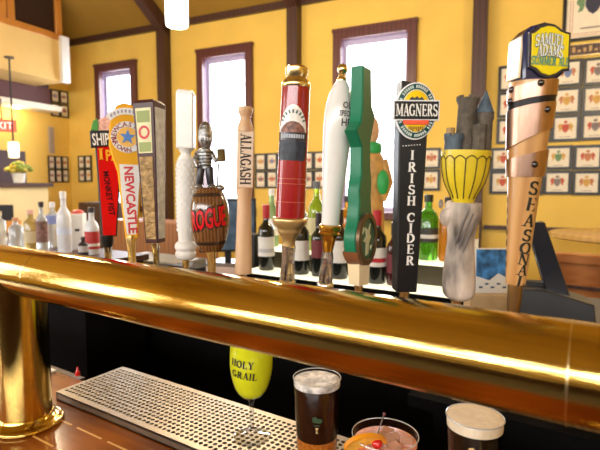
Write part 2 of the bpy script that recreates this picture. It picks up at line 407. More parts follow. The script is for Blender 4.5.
for n0, n1 in ((4.10, 4.69), (3.31, 3.90), (2.51, 3.10)):
    MB().box(.255, .27, n0 - 3.5, n1 - 3.5, .09, H - .09).build('pane', mat('dark_glass', (0.035, 0.018, 0.014), 0.25), lc)
struct(wbox('trim_band', S0, -6.5, 2.2, 5.02, 2.78, 3.05, mat('plum_paint', (0.10, 0.035, 0.035), 0.6)))
struct(wbox('trim_shelf', S0, -6.30, 2.2, 5.05, 2.70, 2.78, mat('shelf_white', (0.72, 0.66, 0.52), 0.6)))
dl = tag(MB().lathe([(.05, 0), (.06, .012), (.06, .02)], 20).build('downlight', [mat('lamp_face', (1, .95, .85), .5, emit=(1, .93, .8), estr=6)], loc=WP(-6.42, 4.42, 2.68)), 'small round recessed downlight glowing under the white ledge', 'downlight')
struct(wbox('wall_half', -5.35, -5.2, 1.2, 3.93, 0, 1.60, CREAM))
struct(wbox('trim_half_cap', -5.40, -5.15, 1.2, 3.97, 1.60, 1.645, DWOOD))
# doorway, vent, exit sign on the left wall
struct(wbox('door_1', S0, S0 + .04, 3.75, 4.62, 0, 2.10, mat('dark_door', (0.05, 0.02, 0.02), .5)))
v = thing('wall_vent', 'tall pale grey louvred vent high on the left yellow wall', 'vent', WP(S0 + .005, 5.07, 2.10), WA)
mb = MB().box(0, .02, -.045, .045, 0, .40); mb.build('frame', mat('vent_grey', (.45, .38, .30), .5), v)
mb = MB()
for k in range(12): mb.box(.02, .026, -.035, .035, .02 + k * .031, .036 + k * .031)
mb.build('louvre', mat('vent_slat', (.33, .28, .22), .5), v)
ex = thing('exit_sign', 'small lit red and white exit sign at the left edge', 'exit sign', WP(-6.0, 3.93, 2.29), WA + PI / 2 - .6)
MB().box(-.16, .16, -.02, .02, 0, .15).build('housing', mat('exit_red', (.8, .10, .06), .4, emit=(1, .12, .06), estr=.5), ex)
mb = MB(); letters(mb, sans('EXIT', .085), flat(-.0205, 0, .075)); mb.build('lettering', mat('exit_white', (.9, .9, .85), .4, emit=(1, .95, .9), estr=1.0), ex)
MB().box(-.008, .008, -.008, .008, .15, .41).build('hanger', BLACK, ex)

# ------------------------------------------------------------------ framed prints
CREST = [mat('crest_%s' % k, c, .7, 0, .25, 60) for k, c in (('red', (.50, .10, .06)), ('blue', (.16, .22, .42)), ('ochre', (.60, .36, .10)), ('grey', (.22, .18, .18)), ('rust', (.50, .20, .10)), ('green', (.15, .26, .13)))]
CNAME = ['red', 'blue', 'ochre', 'grey', 'rust', 'green']
PAPER = mat('print_paper', (.78, .70, .56), .6, 0, .04, 12)
FRAMEM = mat('frame_black', (.014, .012, .010), .35)
def frame_print(wd, ht, ci, label, group, loc, rz, bar=.016, big=False):
    o = thing('picture_frame', label, 'picture frame', loc, rz, group)
    h2 = wd / 2; d = .022
    MB().box(-h2, -h2 + bar, -d, 0, 0, ht).box(h2 - bar, h2, -d, 0, 0, ht).box(-h2 + bar, h2 - bar, -d, 0, 0, bar).box(-h2 + bar, h2 - bar, -d, 0, ht - bar, ht).build('frame', FRAMEM, o, smooth=0)
    p = MB().box(-h2 + bar, h2 - bar, -d * .5, -.001, bar, ht - bar).build('print', PAPER, o, smooth=0)
    c = MB(); y = -d * .5; cz = ht * .50; k = min(wd, ht * .95)
    sh = [(-.13, .16), (.13, .16), (.13, -.02), (.07, -.13), (0, -.18), (-.07, -.13), (-.13, -.02)]
    c.mat(0).prism([(a * k, cz + b * k) for a, b in sh], y - .003, y)
    c.mat(1)
    for sg in (-1, 1):
        c.prism([(sg * a * k, cz + b * k) for a, b in ((.14, .2), (.24, .17), (.28, .05), (.22, -.02), (.25, -.12), (.17, -.10), (.14, 0))], y - .002, y)
    c.mat(0).prism(ellipse(0, cz + .25 * k, .07 * k, .06 * k, 12), y - .002, y)
    c.mat(2).box(-.2 * k, .2 * k, y - .0015, y, ht * .17, ht * .19)
    c.build('crest', [mat('crest_dark', (.04, .04, .07), .7, 0, .3, 60), CREST[5], CREST[3]] if big else [CREST[ci], CREST[(ci + 2 + (ci % 2)) % 6], CREST[3]], p, smooth=0)
    if big:
        mm = MB(); a = h2 - bar - .03
        for q in (a, a - .02):
            mm.box(-q, -q + .005, y - .001, y, .05 + a - q, ht - .05 - a + q).box(q - .005, q, y - .001, y, .05 + a - q, ht - .05 - a + q).box(-q, q, y - .001, y, .05 + a - q, .055 + a - q).box(-q, q, y - .001, y, ht - .055 - a + q, ht - .05 - a + q)
        mm.build('border_line', CREST[4], p, smooth=0)
    return o
ORD = ['first', 'second', 'third', 'fourth', 'fifth', 'sixth']
ROWN = {2: ['top row', 'bottom row'], 3: ['top row', 'middle row', 'bottom row']}
def grid(cols, rows, s0, pitch_s, z_top, pitch_z, where, group, side='far', colours=None):
    k = 0
    for r in range(rows):
        for c in range(cols):
            ci = colours[k % len(colours)]; k += 1
            colw = ['left', 'right'][c] if cols == 2 else (ORD[c] + ' from left') if cols > 1 else ''
            lab = 'framed crest print, ' + (colw + ', ' if colw else '') + '%s of %s' % (ROWN[rows][r], where)
            z = z_top - (r + 1) * pitch_z
            jz = random.uniform(-.004, .004)
            if side == 'far': loc = WP(s0 + (c + .5) * pitch_s, D0 - .001, z + jz); rz = WA
            else: loc = WP(S0 + .001, s0 + (c + .5) * pitch_s, z + jz); rz = WA + PI / 2
            frame_print(pitch_s - .006, pitch_z - .006, ci, lab, group, loc, rz, bar=min(.027, pitch_s * .13))
grid(5, 3, -.31, .25, 2.83, .262, 'tall grid behind seasonal tap', 'crest prints in the tall right grid', colours=[2, 4, 1, 3, 0, 3, 0, 2, 2, 4, 4, 1, 0, 3, 5])
grid(5, 2, -.36, .25, 2.01, .243, 'low grid behind seasonal tap', 'crest prints in the low right grid', colours=[0, 4, 5, 4, 1, 0, 3, 3, 2, 4])
grid(6, 2, -3.19, .165, 2.03, .225, 'grid behind red cylinder tap', 'crest prints behind the red tap', colours=[2, 1, 0, 3, 4, 0, 3, 4, 1, 2, 3, 4])
grid(1, 2, -1.06, .20, 2.03, .235, 'pair between black tap and castle tap', 'crest prints beside the right window', colours=[4, 2])
grid(2, 2, -6.41, .145, 2.08, .205, 'grid left of red paddle tap', 'crest prints beside the left window', colours=[3, 0, 3, 2])
grid(3, 2, 5.00, .118, 2.07, .205, 'grid under the wall vent', 'crest prints on the left wall', side='left', colours=[3, 0, 4, 3, 3, 1])
grid(2, 2, 5.09, .155, 3.08, .205, 'square above white ledge', 'crest prints above the ledge', side='left', colours=[1, 3, 1, 3])
frame_print(.50, .66, 3, 'large black framed coat of arms at the top right corner', None, WP(.50, D0 - .001, 2.985), WA, .032, True)
pq = thing('wall_plaque', 'long dark wooden plaque with gilt lettering under the large coat of arms', 'plaque', WP(.62, D0 - .001, 2.845), WA)
MB().box(-.42, .42, -.02, 0, 0, .115).build('board', DWOOD, pq)
MB().box(-.42, .42, -.026, -.02, .105, .115).box(-.42, .42, -.026, -.02, 0, .010).build('edge_strip', GOLD, pq)
mb = MB()
for k in range(16): mb.box(-.37 + k * .046, -.37 + k * .046 + .026, -.0215, -.02, .038, .038 + .022 + .014 * (k % 3))
mb.build('lettering', mat('plaque_text', (.45, .28, .10), .5), pq)
struct(wbox('trim_rail', -.40, S1, D0 - .05, D0, 1.16, 1.20, DWOOD))

# ================================================================== THE BAR
BZ = 1.10
bar = thing('bar_counter', 'glossy reddish wooden bar counter with light inlay strips under the brass rail', 'bar counter', (0, 0, 0))
MB().box(-2.6, 1.6, .13, .735, BZ - .045, BZ).build('bar_top', BARW, bar, bevel=.006)
MB().box(-1.115, 1.6, .735, .835, BZ - .045, BZ - .002).build('service_ledge', MBLACK, bar)
MB().box(-2.5, 1.6, .22, .70, 0, BZ - .045).build('base', MBLACK, bar)
mb = MB(); x = -1.9
for v_, off in ((.576, 0), (.506, .05)):
    x = -2.2 + off
    while x < 1.4:
        mb.box(x, x + .085, v_ - .0022, v_ + .0022, BZ - .001, BZ + .0004); x += .105
    mb.build('inlay', INLAY, bar, smooth=0); mb = MB()
MB().box(-2.6, -1.2, .735, .765, BZ - .05, BZ - .012).build('rear_rail', DWOOD, bar)
# small items on the rear edge
p = at_z(60, 372, BZ); tag(MB().lathe([(.006, 0), (.006, .010), (.003, .014), (.0025, .022), (.001, .024)], 12).build('bottle_stopper', mat('stopper_red', (.7, .02, .02), .3), loc=at_z(79, 375, BZ) + Vector((0, -.004, 0))), 'tiny red stopper standing at the bar rear edge left of the drip tray', 'stopper')
tag(MB().box(-.02, .02, -.008, .008, 0, .007).build('napkin_fold', WHITE, loc=at_z(54, 370, BZ) + Vector((0, -.012, 0)), bevel=.002), 'small folded white cloth on the bar rear edge beside the brass post', 'cloth')

# drip tray
TZ = 1.12; TX0, TX1, TY0, TY1 = -1.108, .42, .629, .82
tr = thing('drip_tray', 'long perforated stainless steel drip tray on the wooden bar', 'drip tray', (TX0, TY0, BZ + .0005))
LX, LY = TX1 - TX0, TY1 - TY0; T = TZ - BZ
MB().box(0, LX, 0, .004, 0, T - .002).box(0, LX, LY - .004, LY, 0, T - .002).box(0, .004, 0, LY, 0, T - .002).box(LX - .004, LX, 0, LY, 0, T - .002).box(0, LX, 0, LY, 0, .003).build('pan', STEEL, tr, smooth=0)
mb = MB(); pitch = .0128; ny = int((LY - .012) / pitch); nx = int((LX - .012) / pitch); ox = (LX - nx * pitch) / 2; oy = (LY - ny * pitch) / 2
rad = .0047; ang = [PI / 4 * i for i in range(8)]
for j in range(ny):
    for i in range(nx):
        cx = ox + (i + .5) * pitch; cy = oy + (j + .5) * pitch; h = pitch / 2
        q = [(h, 0), (h, h), (0, h), (-h, h), (-h, 0), (-h, -h), (0, -h), (h, -h)]
        vs = [(cx + a, cy + b, T) for a, b in q] + [(cx + rad * math.cos(a), cy + rad * math.sin(a), T) for a in ang] + [(cx + rad * math.cos(a), cy + rad * math.sin(a), T - .005) for a in ang]
        mb.add(vs, [(k, (k + 1) % 8, 8 + (k + 1) % 8, 8 + k) for k in range(8)] + [(8 + k, 8 + (k + 1) % 8, 16 + (k + 1) % 8, 16 + k) for k in range(8)])
mb.box(0, LX, 0, oy, T - .005, T).box(0, LX, LY - oy, LY, T - .005, T).box(0, ox, oy, LY - oy, T - .005, T).box(LX - ox, LX, oy, LY - oy, T - .005, T)
mb.build('grate', STEEL, tr, smooth=0)
MB().box(.005, LX - .005, .005, LY - .005, .003, .006).build('pan_shade_sheet', mat('pan_shade', (.006, .005, .004), .5), tr, smooth=0)  # black sheet put in so the grate holes read as deep shade

# brass beer rail
PV, PZ, PR = .529, 1.437, .0508
XL, XR = -1.05, .056                                  # the two posts
SL, SR = -.95, -.024                                  # seams between tube and tee fittings
EL, ER = XL - .16, XR + .16                           # capped ends
rail = thing('brass_beer_rail', 'thick polished brass draught rail on two posts spanning the bar', 'beer rail', (XL, PV, BZ))
H = PZ - BZ
def run(a, b, n): return [(a + (b - a) * k / n - XL, 0, H) for k in range(n + 1)]
MB().tube(run(SL, SR, 24), PR, 64, caps=False).build('rail_tube', BRASS, rail, 60)
for xx, a, b in ((XL, EL, SL), (XR, SR, ER)):
    MB().tube(run(a, b, 8), PR, 64, caps=False).build('tee_fitting', BRASS, rail, 60)
    e = a if xx == XL else b; sg = -1 if xx == XL else 1
    MB().tube([(e - XL + sg * d, 0, H) for d in (0, .006, .012, .016, .018)], [PR, PR * .97, PR * .80, PR * .45, .002], 64).build('end_cap', BRASS, rail, 60)
    MB().tube([(xx - XL, 0, .012), (xx - XL, 0, H)], PR * .995, 64, caps=False).build('post', BRASS, rail, 60)
    sx = b if xx == XL else a
    MB().tube([(sx - XL - .0010, 0, H), (sx - XL + .0010, 0, H)], PR + .0006, 64, caps=False).build('seam_ring', GOLD, rail, 60)
    MB().lathe(smooth_prof([(.071, 0), (.073, .004), (.071, .010), (.062, .013), (.055, .018), (PR + .001, .024)], 4), 64, xx - XL, 0).build('flange', BRASS, rail, 50)

# ================================================================== BEER TAPS
VT = .70
class Tap:
    def __init__(s, name, label, bpx, tpx, face=0.0):
        s.B = at_y(bpx[0], bpx[1], VT); Tp = at_y(tpx[0], tpx[1], VT)
        rel = s.B - Vector((0, 0, EYE)); s.k = (rel.x * U.y + rel.y * V.y) / F
        th = math.atan((bpx[0] - 300) / F); s.kx = s.k * math.cos(th)
        zax = (Tp - s.B).normalized(); s.kz = (Tp - s.B).length / math.hypot(tpx[0] - bpx[0], tpx[1] - bpx[1])
        away = Vector((rel.x, rel.y, 0)).normalized()           # from the eye to the tap
        away = Matrix.Rotation(math.radians(face), 3, 'Z') @ away
        yax = (away - zax * away.dot(zax)).normalized(); xax = yax.cross(zax)
        M = Matrix((xax, yax, zax)).transposed().to_4x4(); M.translation = s.B
        s.root = bpy.data.objects.new(name, None); COL.objects.link(s.root); s.root.matrix_world = M; s.root.empty_display_size = .03; s.M = M
        tag(s.root, label, 'beer tap', 'beer taps along the brass rail')
        s.b = bpx; d = Vector((tpx[0] - bpx[0], tpx[1] - bpx[1])); s.ax = d.normalized(); s.pp = Vector((-s.ax.y, s.ax.x))
        s.face = math.radians(face)
        s.faucet()
    def p(s, x, y, cx=True):
        d = Vector((x - s.b[0], y - s.b[1])); return (d.dot(s.pp) * s.kx, d.dot(s.ax) * s.kz)
    def o(s, pts, sq=False):
        c = math.cos(s.face) if sq else 1.0
        return [(q[0] / c, q[1]) for q in (s.p(*a) for a in pts)]
    def z(s, y):                                                 # height on the axis for a picture row
        t = (y - s.b[1]) / s.ax.y; return t * s.kz
    def lathe(s, name, prof, m, n=4, seg=40, squash=1.0, parent=None, cx=0.0, phase=0.0, smooth=45):
        pr = [(r * s.kx, s.z(y)) for r, y in prof]
        if n: pr = smooth_prof(pr, n)
        return MB().lathe(pr, seg, cx, 0, squash=squash, phase=phase).build(name, m, parent or s.root, smooth)
    def faucet(s):
        Mi = s.M.inverted(); b = s.B; mb = MB()
        zc = PZ - .03
        def w(*a): return [Mi @ Vector(q) for q in a]
        mb.tube(w((b.x, PV + PR * .8, zc), (b.x, VT - .012, zc)), .011, 16)
        mb.tube(w((b.x, VT, zc - .012), (b.x, VT, zc + .014)), .017, 18)
        mb.tube(w((b.x, VT, zc + .014), (b.x, VT, b.z + .004)), .006, 12)
        mb.tube(w((b.x, VT - .004, zc - .005), (b.x, VT + .006, zc - .035), (b.x, VT + .012, zc - .07)), [.012, .010, .0085], 16)
        mb.build('faucet', CHROME, s.root)
    def flat(s, y, px, ang=0.0, sx=1.0, sz=1.0, sq=True):
        q = s.p(*px); c = math.cos(s.face) if sq else 1.0
        return flat(y, q[0] / c, q[1], ang, sx, sz)

RED = mat('tap_red', (.60, .004, .002), .55, spec=.08)
YEL = mat('tap_yellow', (.80, .40, .015), .5, spec=.2)
DRED = mat('letter_red', (.60, .02, .03), .4)
WPAINT = mat('white_paint', (.80, .79, .76), .45)
NAVY = mat('navy', (.012, .018, .07), .25, coat=.4)
GREENP = mat('green_paint', (.008, .17, .085), .35, spec=.4)
DGREEN = mat('dark_green', (.008, .06, .04), .3)

# 1 red paddle ------------------------------------------------------
t = Tap('beer_tap', 'red tapered beer tap with white SHIPYARD banner and yellow IPA letters', (108, 253), (98, 118), 0)
k = t.kx
MB().prism(t.o([(95, 145), (122, 145), (121, 165), (117, 236), (102, 236)]), -.006, .010, bevel=.002).build('paddle_back', BLACKG, t.root)
MB().prism(t.o([(97, 146), (121, 146), (119.5, 165), (115.8, 235), (103.2, 235)]), -.0085, -.004, bevel=.001).build('paddle', RED, t.root)
MB().prism(t.o([(90, 132), (127, 128), (127, 144), (91, 148)]), -.013, .008, bevel=.002).build('banner', BLACKG, t.root)
mb = MB(); letters(mb, sans('SHIPYARD', 12 * t.kz, bold=.02), t.flat(-.0132, (112, 138.5), math.radians(2), .50)); mb.build('lettering', WPAINT, t.root)
mb = MB(); letters(mb, serif('I', 11 * t.kz), t.flat(-.0088, (101, 154), 0, 1.2)); letters(mb, sans('PA', 11 * t.kz, bold=.03), t.flat(-.0088, (112.5, 154.5), 0, .72)); mb.build('lettering', YEL, t.root)
mb = MB(); letters(mb, sans('MONKEY FIST', 5.8 * t.kz, bold=.03), t.flat(-.0088, (109, 193), math.radians(-86), .95)); mb.build('lettering', mat('dark_letter', (.05, .003, .006), .6, spec=.1), t.root)
MB().prism(t.o([(98, 133), (97, 121), (104, 117), (112, 118), (117, 124), (117, 132)]), -.008, .006, bevel=.002).build('crest', mat('pink_cream', (.80, .45, .38), .5, 0, .35, 120), t.root)
MB().ell((t.p(112, 116)[0], 0, t.p(112, 116)[1]), 6 * k, .008, 6 * k).build('rope_knot', mat('rope', (.80, .62, .55), .6, 0, .3, 150), t.root)
MB().prism(t.o([(91, 131), (93, 122), (97, 119), (99, 125), (98, 132)]), -.010, .004, bevel=.0015).build('leaf', mat('leaf_green', (.07, .33, .06), .5), t.root)
t.lathe('ferrule', [(5.2, 238), (5.2, 245), (4.4, 247), (3.8, 254), (3.8, 262)], CHROME, 0)
t.lathe('collar', [(6.6, 235), (6.6, 241), (5.0, 247)], BLACKG, 0)

# 2 yellow round headed paddle --------------------------------------
t = Tap('beer_tap', 'yellow and white round-headed beer tap with blue star and NEWCASTLE lettering', (132, 256), (122, 104), 0)
k = t.kx
yo = [(125.5, 238), (122.6, 215), (119.6, 192), (117.5, 172), (112.5, 158), (109, 146), (109.5, 127), (112, 114), (117, 106), (123, 103.5), (130, 104), (137, 108), (142, 116), (145, 128), (146, 140), (144.5, 153), (142, 168), (140, 190), (139.5, 215), (138, 238)]
MB().prism(t.o(yo), -.007, .009, bevel=.003).build('paddle', YEL, t.root)
MB().prism(t.o([(119.5, 164), (141, 164), (139, 190), (137.6, 215), (136, 234), (127, 234), (124.2, 215), (121.6, 192)]), -.0085, -.006, bevel=.001).build('panel', WPAINT, t.root)
cx, cz = t.p(127.5, 137); R = 16.5 * k
MB().prism(ellipse(cx, cz, R, R), -.0090, -.006, bevel=.001).build('roundel', WPAINT, t.root)
MB().prism(ellipse(cx, cz, 10.5 * k, 10.5 * k), -.0098, -.007, bevel=.0008).build('roundel_center', mat('roundel_gold', (.86, .48, .06), .35), t.root)
mb = MB(); st = []
for i in range(10):
    a = PI / 2 + i * PI / 5 - .1; r_ = (8.2 if i % 2 == 0 else 3.4) * k; st.append((cx + r_ * math.cos(a), cz + r_ * math.sin(a)))
mb.prism(st, -.0115, -.008); mb.build('star', mat('star_blue', (.03, .18, .55), .3), t.root, smooth=0)
mb = MB(); ring_text(mb, 'NEWCASTLE', 13.4 * k, 5.2 * k, PI / 2 + .15, cx, cz, -.0091, True, step=.40); ring_text(mb, 'BROWN ALE', 13.4 * k, 5.0 * k, -PI / 2 + .05, cx, cz, -.0091, False, step=.38); mb.build('lettering', mat('brown_red', (.30, .03, .03), .5), t.root)
q = [t.p(127.5 + 22.5 * math.cos(a), 137 - 22.5 * math.sin(a)) for a in [math.radians(62 + 76 * i / 10) for i in range(11)]]; q2 = [t.p(127.5 + 29 * math.cos(a), 137 - 29 * math.sin(a)) for a in [math.radians(138 - 76 * i / 10) for i in range(11)]]
MB().prism(q + q2, -.0085, -.006).build('scroll', WPAINT, t.root)
mb = MB()
for i in range(8):
    a = math.radians(128 - 8.5 * i); c_ = t.p(127.5 + 25.7 * math.cos(a), 137 - 25.7 * math.sin(a)); mb.box(c_[0] - 1.0 * k, c_[0] + 1.0 * k, -.0088, -.008, c_[1] - 1.6 * k, c_[1] + 1.6 * k)
mb.build('scroll_marks', mat('faded_grey', (.35, .33, .45), .6), t.root)
mb = MB(); letters(mb, sans('NEWCASTLE', 9.0 * t.kz, bold=.035), t.flat(-.0088, (130.8, 199.5), math.radians(-89.5), 1.0)); mb.build('lettering', DRED, t.root)
sx_ = (63 * t.kz)
t.lathe('ferrule', [(5.2, 235), (5.4, 239), (4.6, 246), (4.0, 258), (4.0, 262)], GOLD, 0)

# 3 square dark post ------------------------------------------------
t = Tap('beer_tap', 'square dark brown beer tap with gold relief front and green label', (156.5, 264), (149, 100), -31)
k = t.kx; TB = mat('umber', (.055, .016, .018), .35)
z0, z1 = t.z(242), t.z(104); a0, a1 = 7.4 * k, 12.0 * k
vs = [(sx * a, sy * a, z) for a, z in ((a0, z0), (a1, z1), (a1 * .8, z1 + 3 * k)) for sx, sy in ((-1, -1), (1, -1), (1, 1), (-1, 1))]
fs = [(i, (i + 1) % 4, 4 + (i + 1) % 4, 4 + i) for i in range(4)] + [(4 + i, 4 + (i + 1) % 4, 8 + (i + 1) % 4, 8 + i) for i in range(4)] + [(3, 2, 1, 0), (8, 9, 10, 11)]
MB().add(vs, fs).build('body', TB, t.root, 30, bevel=.0015)
def q4(s_, lo, hi, side, e):
    r = []
    for u_, w_ in ((-1, lo), (1, lo), (1, hi), (-1, hi)):
        z = z0 + (z1 - z0) * w_; a = a0 + (a1 - a0) * w_
        for d in (0, 1):
            dd = a + (e if d else -.0005)
            r.append((u_ * s_ * a, -dd, z) if side == 'f' else (dd, u_ * s_ * a, z))
    return r
BX = [(0, 2, 4, 6), (7, 5, 3, 1), (0, 1, 3, 2), (2, 3, 5, 4), (4, 5, 7, 6), (6, 7, 1, 0)]
REL = mat('gold_relief', (.30, .185, .07), .45, .4, .4, 90, bump=.9, bscale=120)
MB().add(q4(.74, .03, .62, 'f', .0015), BX).build('relief_panel', REL, t.root, 0)
MB().add(q4(.74, .645, .96, 'f', .0012), BX).build('front_label', mat('label_cream', (.75, .70, .42), .5, 0, .1, 60), t.root, 0)
MB().add(q4(.62, .655, .72, 'f', .002), BX).build('label_band', mat('label_green', (.30, .36, .12), .5), t.root, 0)
MB().add(q4(.62, .86, .94, 'f', .002), BX).build('label_band', mat('label_green', (.30, .36, .12), .5), t.root, 0)
zc = z0 + (z1 - z0) * .79; a_ = a0 + (a1 - a0) * .79
MB().add(q4(.80, .03, .965, 'r', .001), BX).build('side_panel', mat('side_grey', (.52, .52, .50), .4, .2, .25, 70, bump=.4, bscale=90), t.root, 0)
mb = MB(); vs = []; 
for i in range(24):
    a = 2 * PI * i / 24
    for r_ in (4.0 * k, 6.2 * k): vs.append((r_ * math.cos(a), -a_ - .0022, zc + 1.1 * r_ * math.sin(a)))
mb.add(vs, [(2 * i, 2 * i + 1, 2 * ((i + 1) % 24) + 1, 2 * ((i + 1) % 24)) for i in range(24)]); mb.build('label_ring', DRED, t.root, 0)
t.lathe('ferrule', [(4.3, 242), (4.3, 248), (3.4, 255), (3.0, 268)], CHROME, 0)

# 4 white column -----------------------------------------------------
t = Tap('beer_tap', 'white beer tap with rectangular block top and textured column', (185.8, 267), (185.8, 90), -14)
k = t.kx; CREAMW = mat('chalk_white', (.72, .71, .68), .5, 0, .04, 40, bump=.3, bscale=100)
c_ = math.cos(t.face)
MB().prism([(-8.6 * k, t.z(147)), (8.6 * k, t.z(147)), (8.8 * k, t.z(94)), (6.5 * k, t.z(91)), (-6.5 * k, t.z(90)), (-8.8 * k, t.z(93))], -.012, .014, bevel=.002).build('block', WPAINT, t.root)
MB().prism([(-7.5 * k, t.z(145)), (7.5 * k, t.z(145)), (7.5 * k, t.z(95)), (-7.5 * k, t.z(94))], -.013, -.0118).build('front_plate', mat('soft_white', (.86, .87, .86), .3), t.root)
mb = MB().box(8.5 * k, 8.9 * k, -.008, .010, t.z(143), t.z(97)); mb.build('side_plate', mat('silver_beige', (.55, .47, .38), .3, .5, .3, 60), t.root)
t.lathe('neck', [(8.5, 147), (6, 150), (5, 153), (7, 156), (7.8, 158)], WPAINT)
t.lathe('column', [(8.0, 158), (9.2, 162), (9.4, 180), (9.2, 205), (8.6, 222), (7.6, 236), (7.4, 241)], CREAMW)
mb = MB()
for j in range(16):
    for i in range(12):
        a = 2 * PI * (i + .5 * (j % 2)) / 12; z = t.z(164 + j * 4.3); rr = (9.4 - max(0, j - 9) * .2) * k
        mb.ell((rr * .97 * math.sin(a), -rr * .97 * math.cos(a), z), 1.5 * k, .45 * k, 2.0 * k, 6, 4)
mb.build('studs', CREAMW, t.root)
t.lathe('base_ring', [(7.4, 240), (10.5, 243), (11.2, 247), (9.5, 250), (10.8, 253), (9.4, 257), (6, 259)], CREAMW)
t.lathe('ferrule', [(3.9, 258), (3.6, 262), (3.4, 271)], GOLD, 0)

# 5 barrel with statuette -------------------------------------------
t = Tap('beer_tap', 'brown barrel beer tap with red ROGUE lettering and silver figure on top', (212, 271), (206, 122), -3)
k = t.kx
BARREL = wood('barrel_wood', (.085, .035, .013), (.20, .085, .03), (6, 6, .6), .2, .6, 8, 2)
bp = [(10.0, 250.5), (14.8, 243), (18.6, 230), (19.8, 216), (18.6, 202), (14.2, 191), (10.5, 187)]
brl = t.lathe('barrel', bp, BARREL, 5, 48)
spr = smooth_prof([(r * k, t.z(y)) for r, y in bp], 6)
def rfun(z):
    for i in range(len(spr) - 1):
        if spr[i][1] <= z <= spr[i + 1][1]:
            f_ = (z - spr[i][1]) / (spr[i + 1][1] - spr[i][1] + 1e-9); return spr[i][0] + (spr[i + 1][0] - spr[i][0]) * f_
    return spr[0][0] if z < spr[0][1] else spr[-1][0]
mb = MB()
for y in (194, 242): 
    zz = t.z(y); MB().lathe([(rfun(zz - 1.6 * k) + .0006, zz - 1.6 * k), (rfun(zz + 1.6 * k) + .0006, zz + 1.6 * k)], 48, caps=False).build('hoop', mat('hoop_iron', (.08, .06, .05), .3, .8), brl, 45)
mb = MB(); letters(mb, sans('ROGUE', 23 * t.kz, .95, bold=.07), wrap(0, -.04, t.z(217), sx=.40, tilt=.06, rfun=rfun), .0008); mb.build('lettering_shadow', BLACKG, t.root)
mb = MB(); letters(mb, sans('ROGUE', 20 * t.kz, .98, bold=.03), wrap(0, -.04, t.z(217), sx=.43, tilt=.06, rfun=rfun), .0016); mb.build('lettering', mat('rogue_red', (.60, .006, .01), .35, spec=.3), t.root)
SILV = mat('pewter', (.30, .30, .30), .3, .85, .6, 160, bump=.5, bscale=200); DARKP = mat('pewter_dark', (.03, .03, .035), .3, .3)
X = lambda x, y: t.p(x, y)
fg = MB()
h = X(205.5, 135); fg.ell((h[0], 0, h[1]), 7.4 * k, 7 * k, 14 * k, 16, 12)
for i in range(7): 
    a = -1.2 + i * .4; fg.tube([(h[0] + 6.2 * k * math.sin(a) * .6, -6.2 * k * math.cos(a) * .8, h[1] + 9 * k), (h[0] + 6.8 * k * math.sin(a), -6.5 * k * math.cos(a), h[1] - 6 * k)], .9 * k, 6)
fg.build('helmet', SILV, t.root)
fg = MB(); b_ = X(205, 158)
fg.lathe([(5.6 * k, b_[1] - 10 * k), (6.6 * k, b_[1] - 3 * k), (8.4 * k, b_[1] + 5 * k), (7 * k, b_[1] + 9 * k), (3 * k, b_[1] + 11 * k)], 20, b_[0], 0, squash=.75)
fg.build('torso', SILV, t.root)
fg = MB()
for j in range(5): 
    zz = b_[1] - 8 * k + j * 3.3 * k; rr = (6.2 + j * .5) * k; fg.lathe([(rr + .0004, zz), (rr + .0004, zz + 1.3 * k)], 20, b_[0], 0, squash=.76, caps=False)
fg.build('stripes', DARKP, t.root)
fg = MB()
for x0, x1 in ((201, 199), (209, 211)):
    a = X(x0, 167); c = X(x1, 186); fg.tube([(a[0], 0, a[1]), ((a[0] + c[0]) / 2, -2 * k, (a[1] + c[1]) / 2), (c[0], 0, c[1])], [4.2 * k, 3.9 * k, 3.4 * k], 12)
fg.build('legs', DARKP, t.root)
fg = MB()
for x in (199, 212):
    a = X(x, 186); fg.ell((a[0], -2 * k, a[1]), 4.6 * k, 6 * k, 3.2 * k, 12, 8)
fg.ell((X(220, 187)[0], -1 * k, X(220, 187)[1]), 5 * k, 5 * k, 3.4 * k, 12, 8)
fg.build('boots', SILV, t.root)
fg = MB(); a = X(211, 152); b2 = X(216, 160); c = X(222, 157)
fg.tube([(a[0], 0, a[1]), (b2[0], -4 * k, b2[1]), (c[0], -6 * k, c[1])], [2.8 * k, 2.5 * k, 2.2 * k], 10)
a = X(198, 152); b2 = X(195, 160); c = X(198, 167)
fg.tube([(a[0], 0, a[1]), (b2[0], -3 * k, b2[1]), (c[0], -5 * k, c[1])], [2.8 * k, 2.4 * k, 2.2 * k], 10)
fg.build('arms', SILV, t.root)
fg = MB(); m_ = X(221.5, 155); fg.lathe([(4.2 * k, m_[1] - 6 * k), (4.4 * k, m_[1] - 5 * k), (4.0 * k, m_[1] + 5 * k), (4.6 * k, m_[1] + 6 * k)], 16, m_[0], -7 * k); fg.build('mug', mat('mug_olive', (.16, .12, .04), .3, .5), t.root)
fg = MB(); a = X(218.5, 163); c = X(217.5, 187); fg.tube([(a[0], -5 * k, a[1]), (c[0], -3 * k, c[1])], .9 * k, 8); fg.build('staff', SILV, t.root)
t.lathe('ferrule', [(5.6, 249), (4.8, 253), (4.3, 262), (4.1, 275)], GOLD, 0)

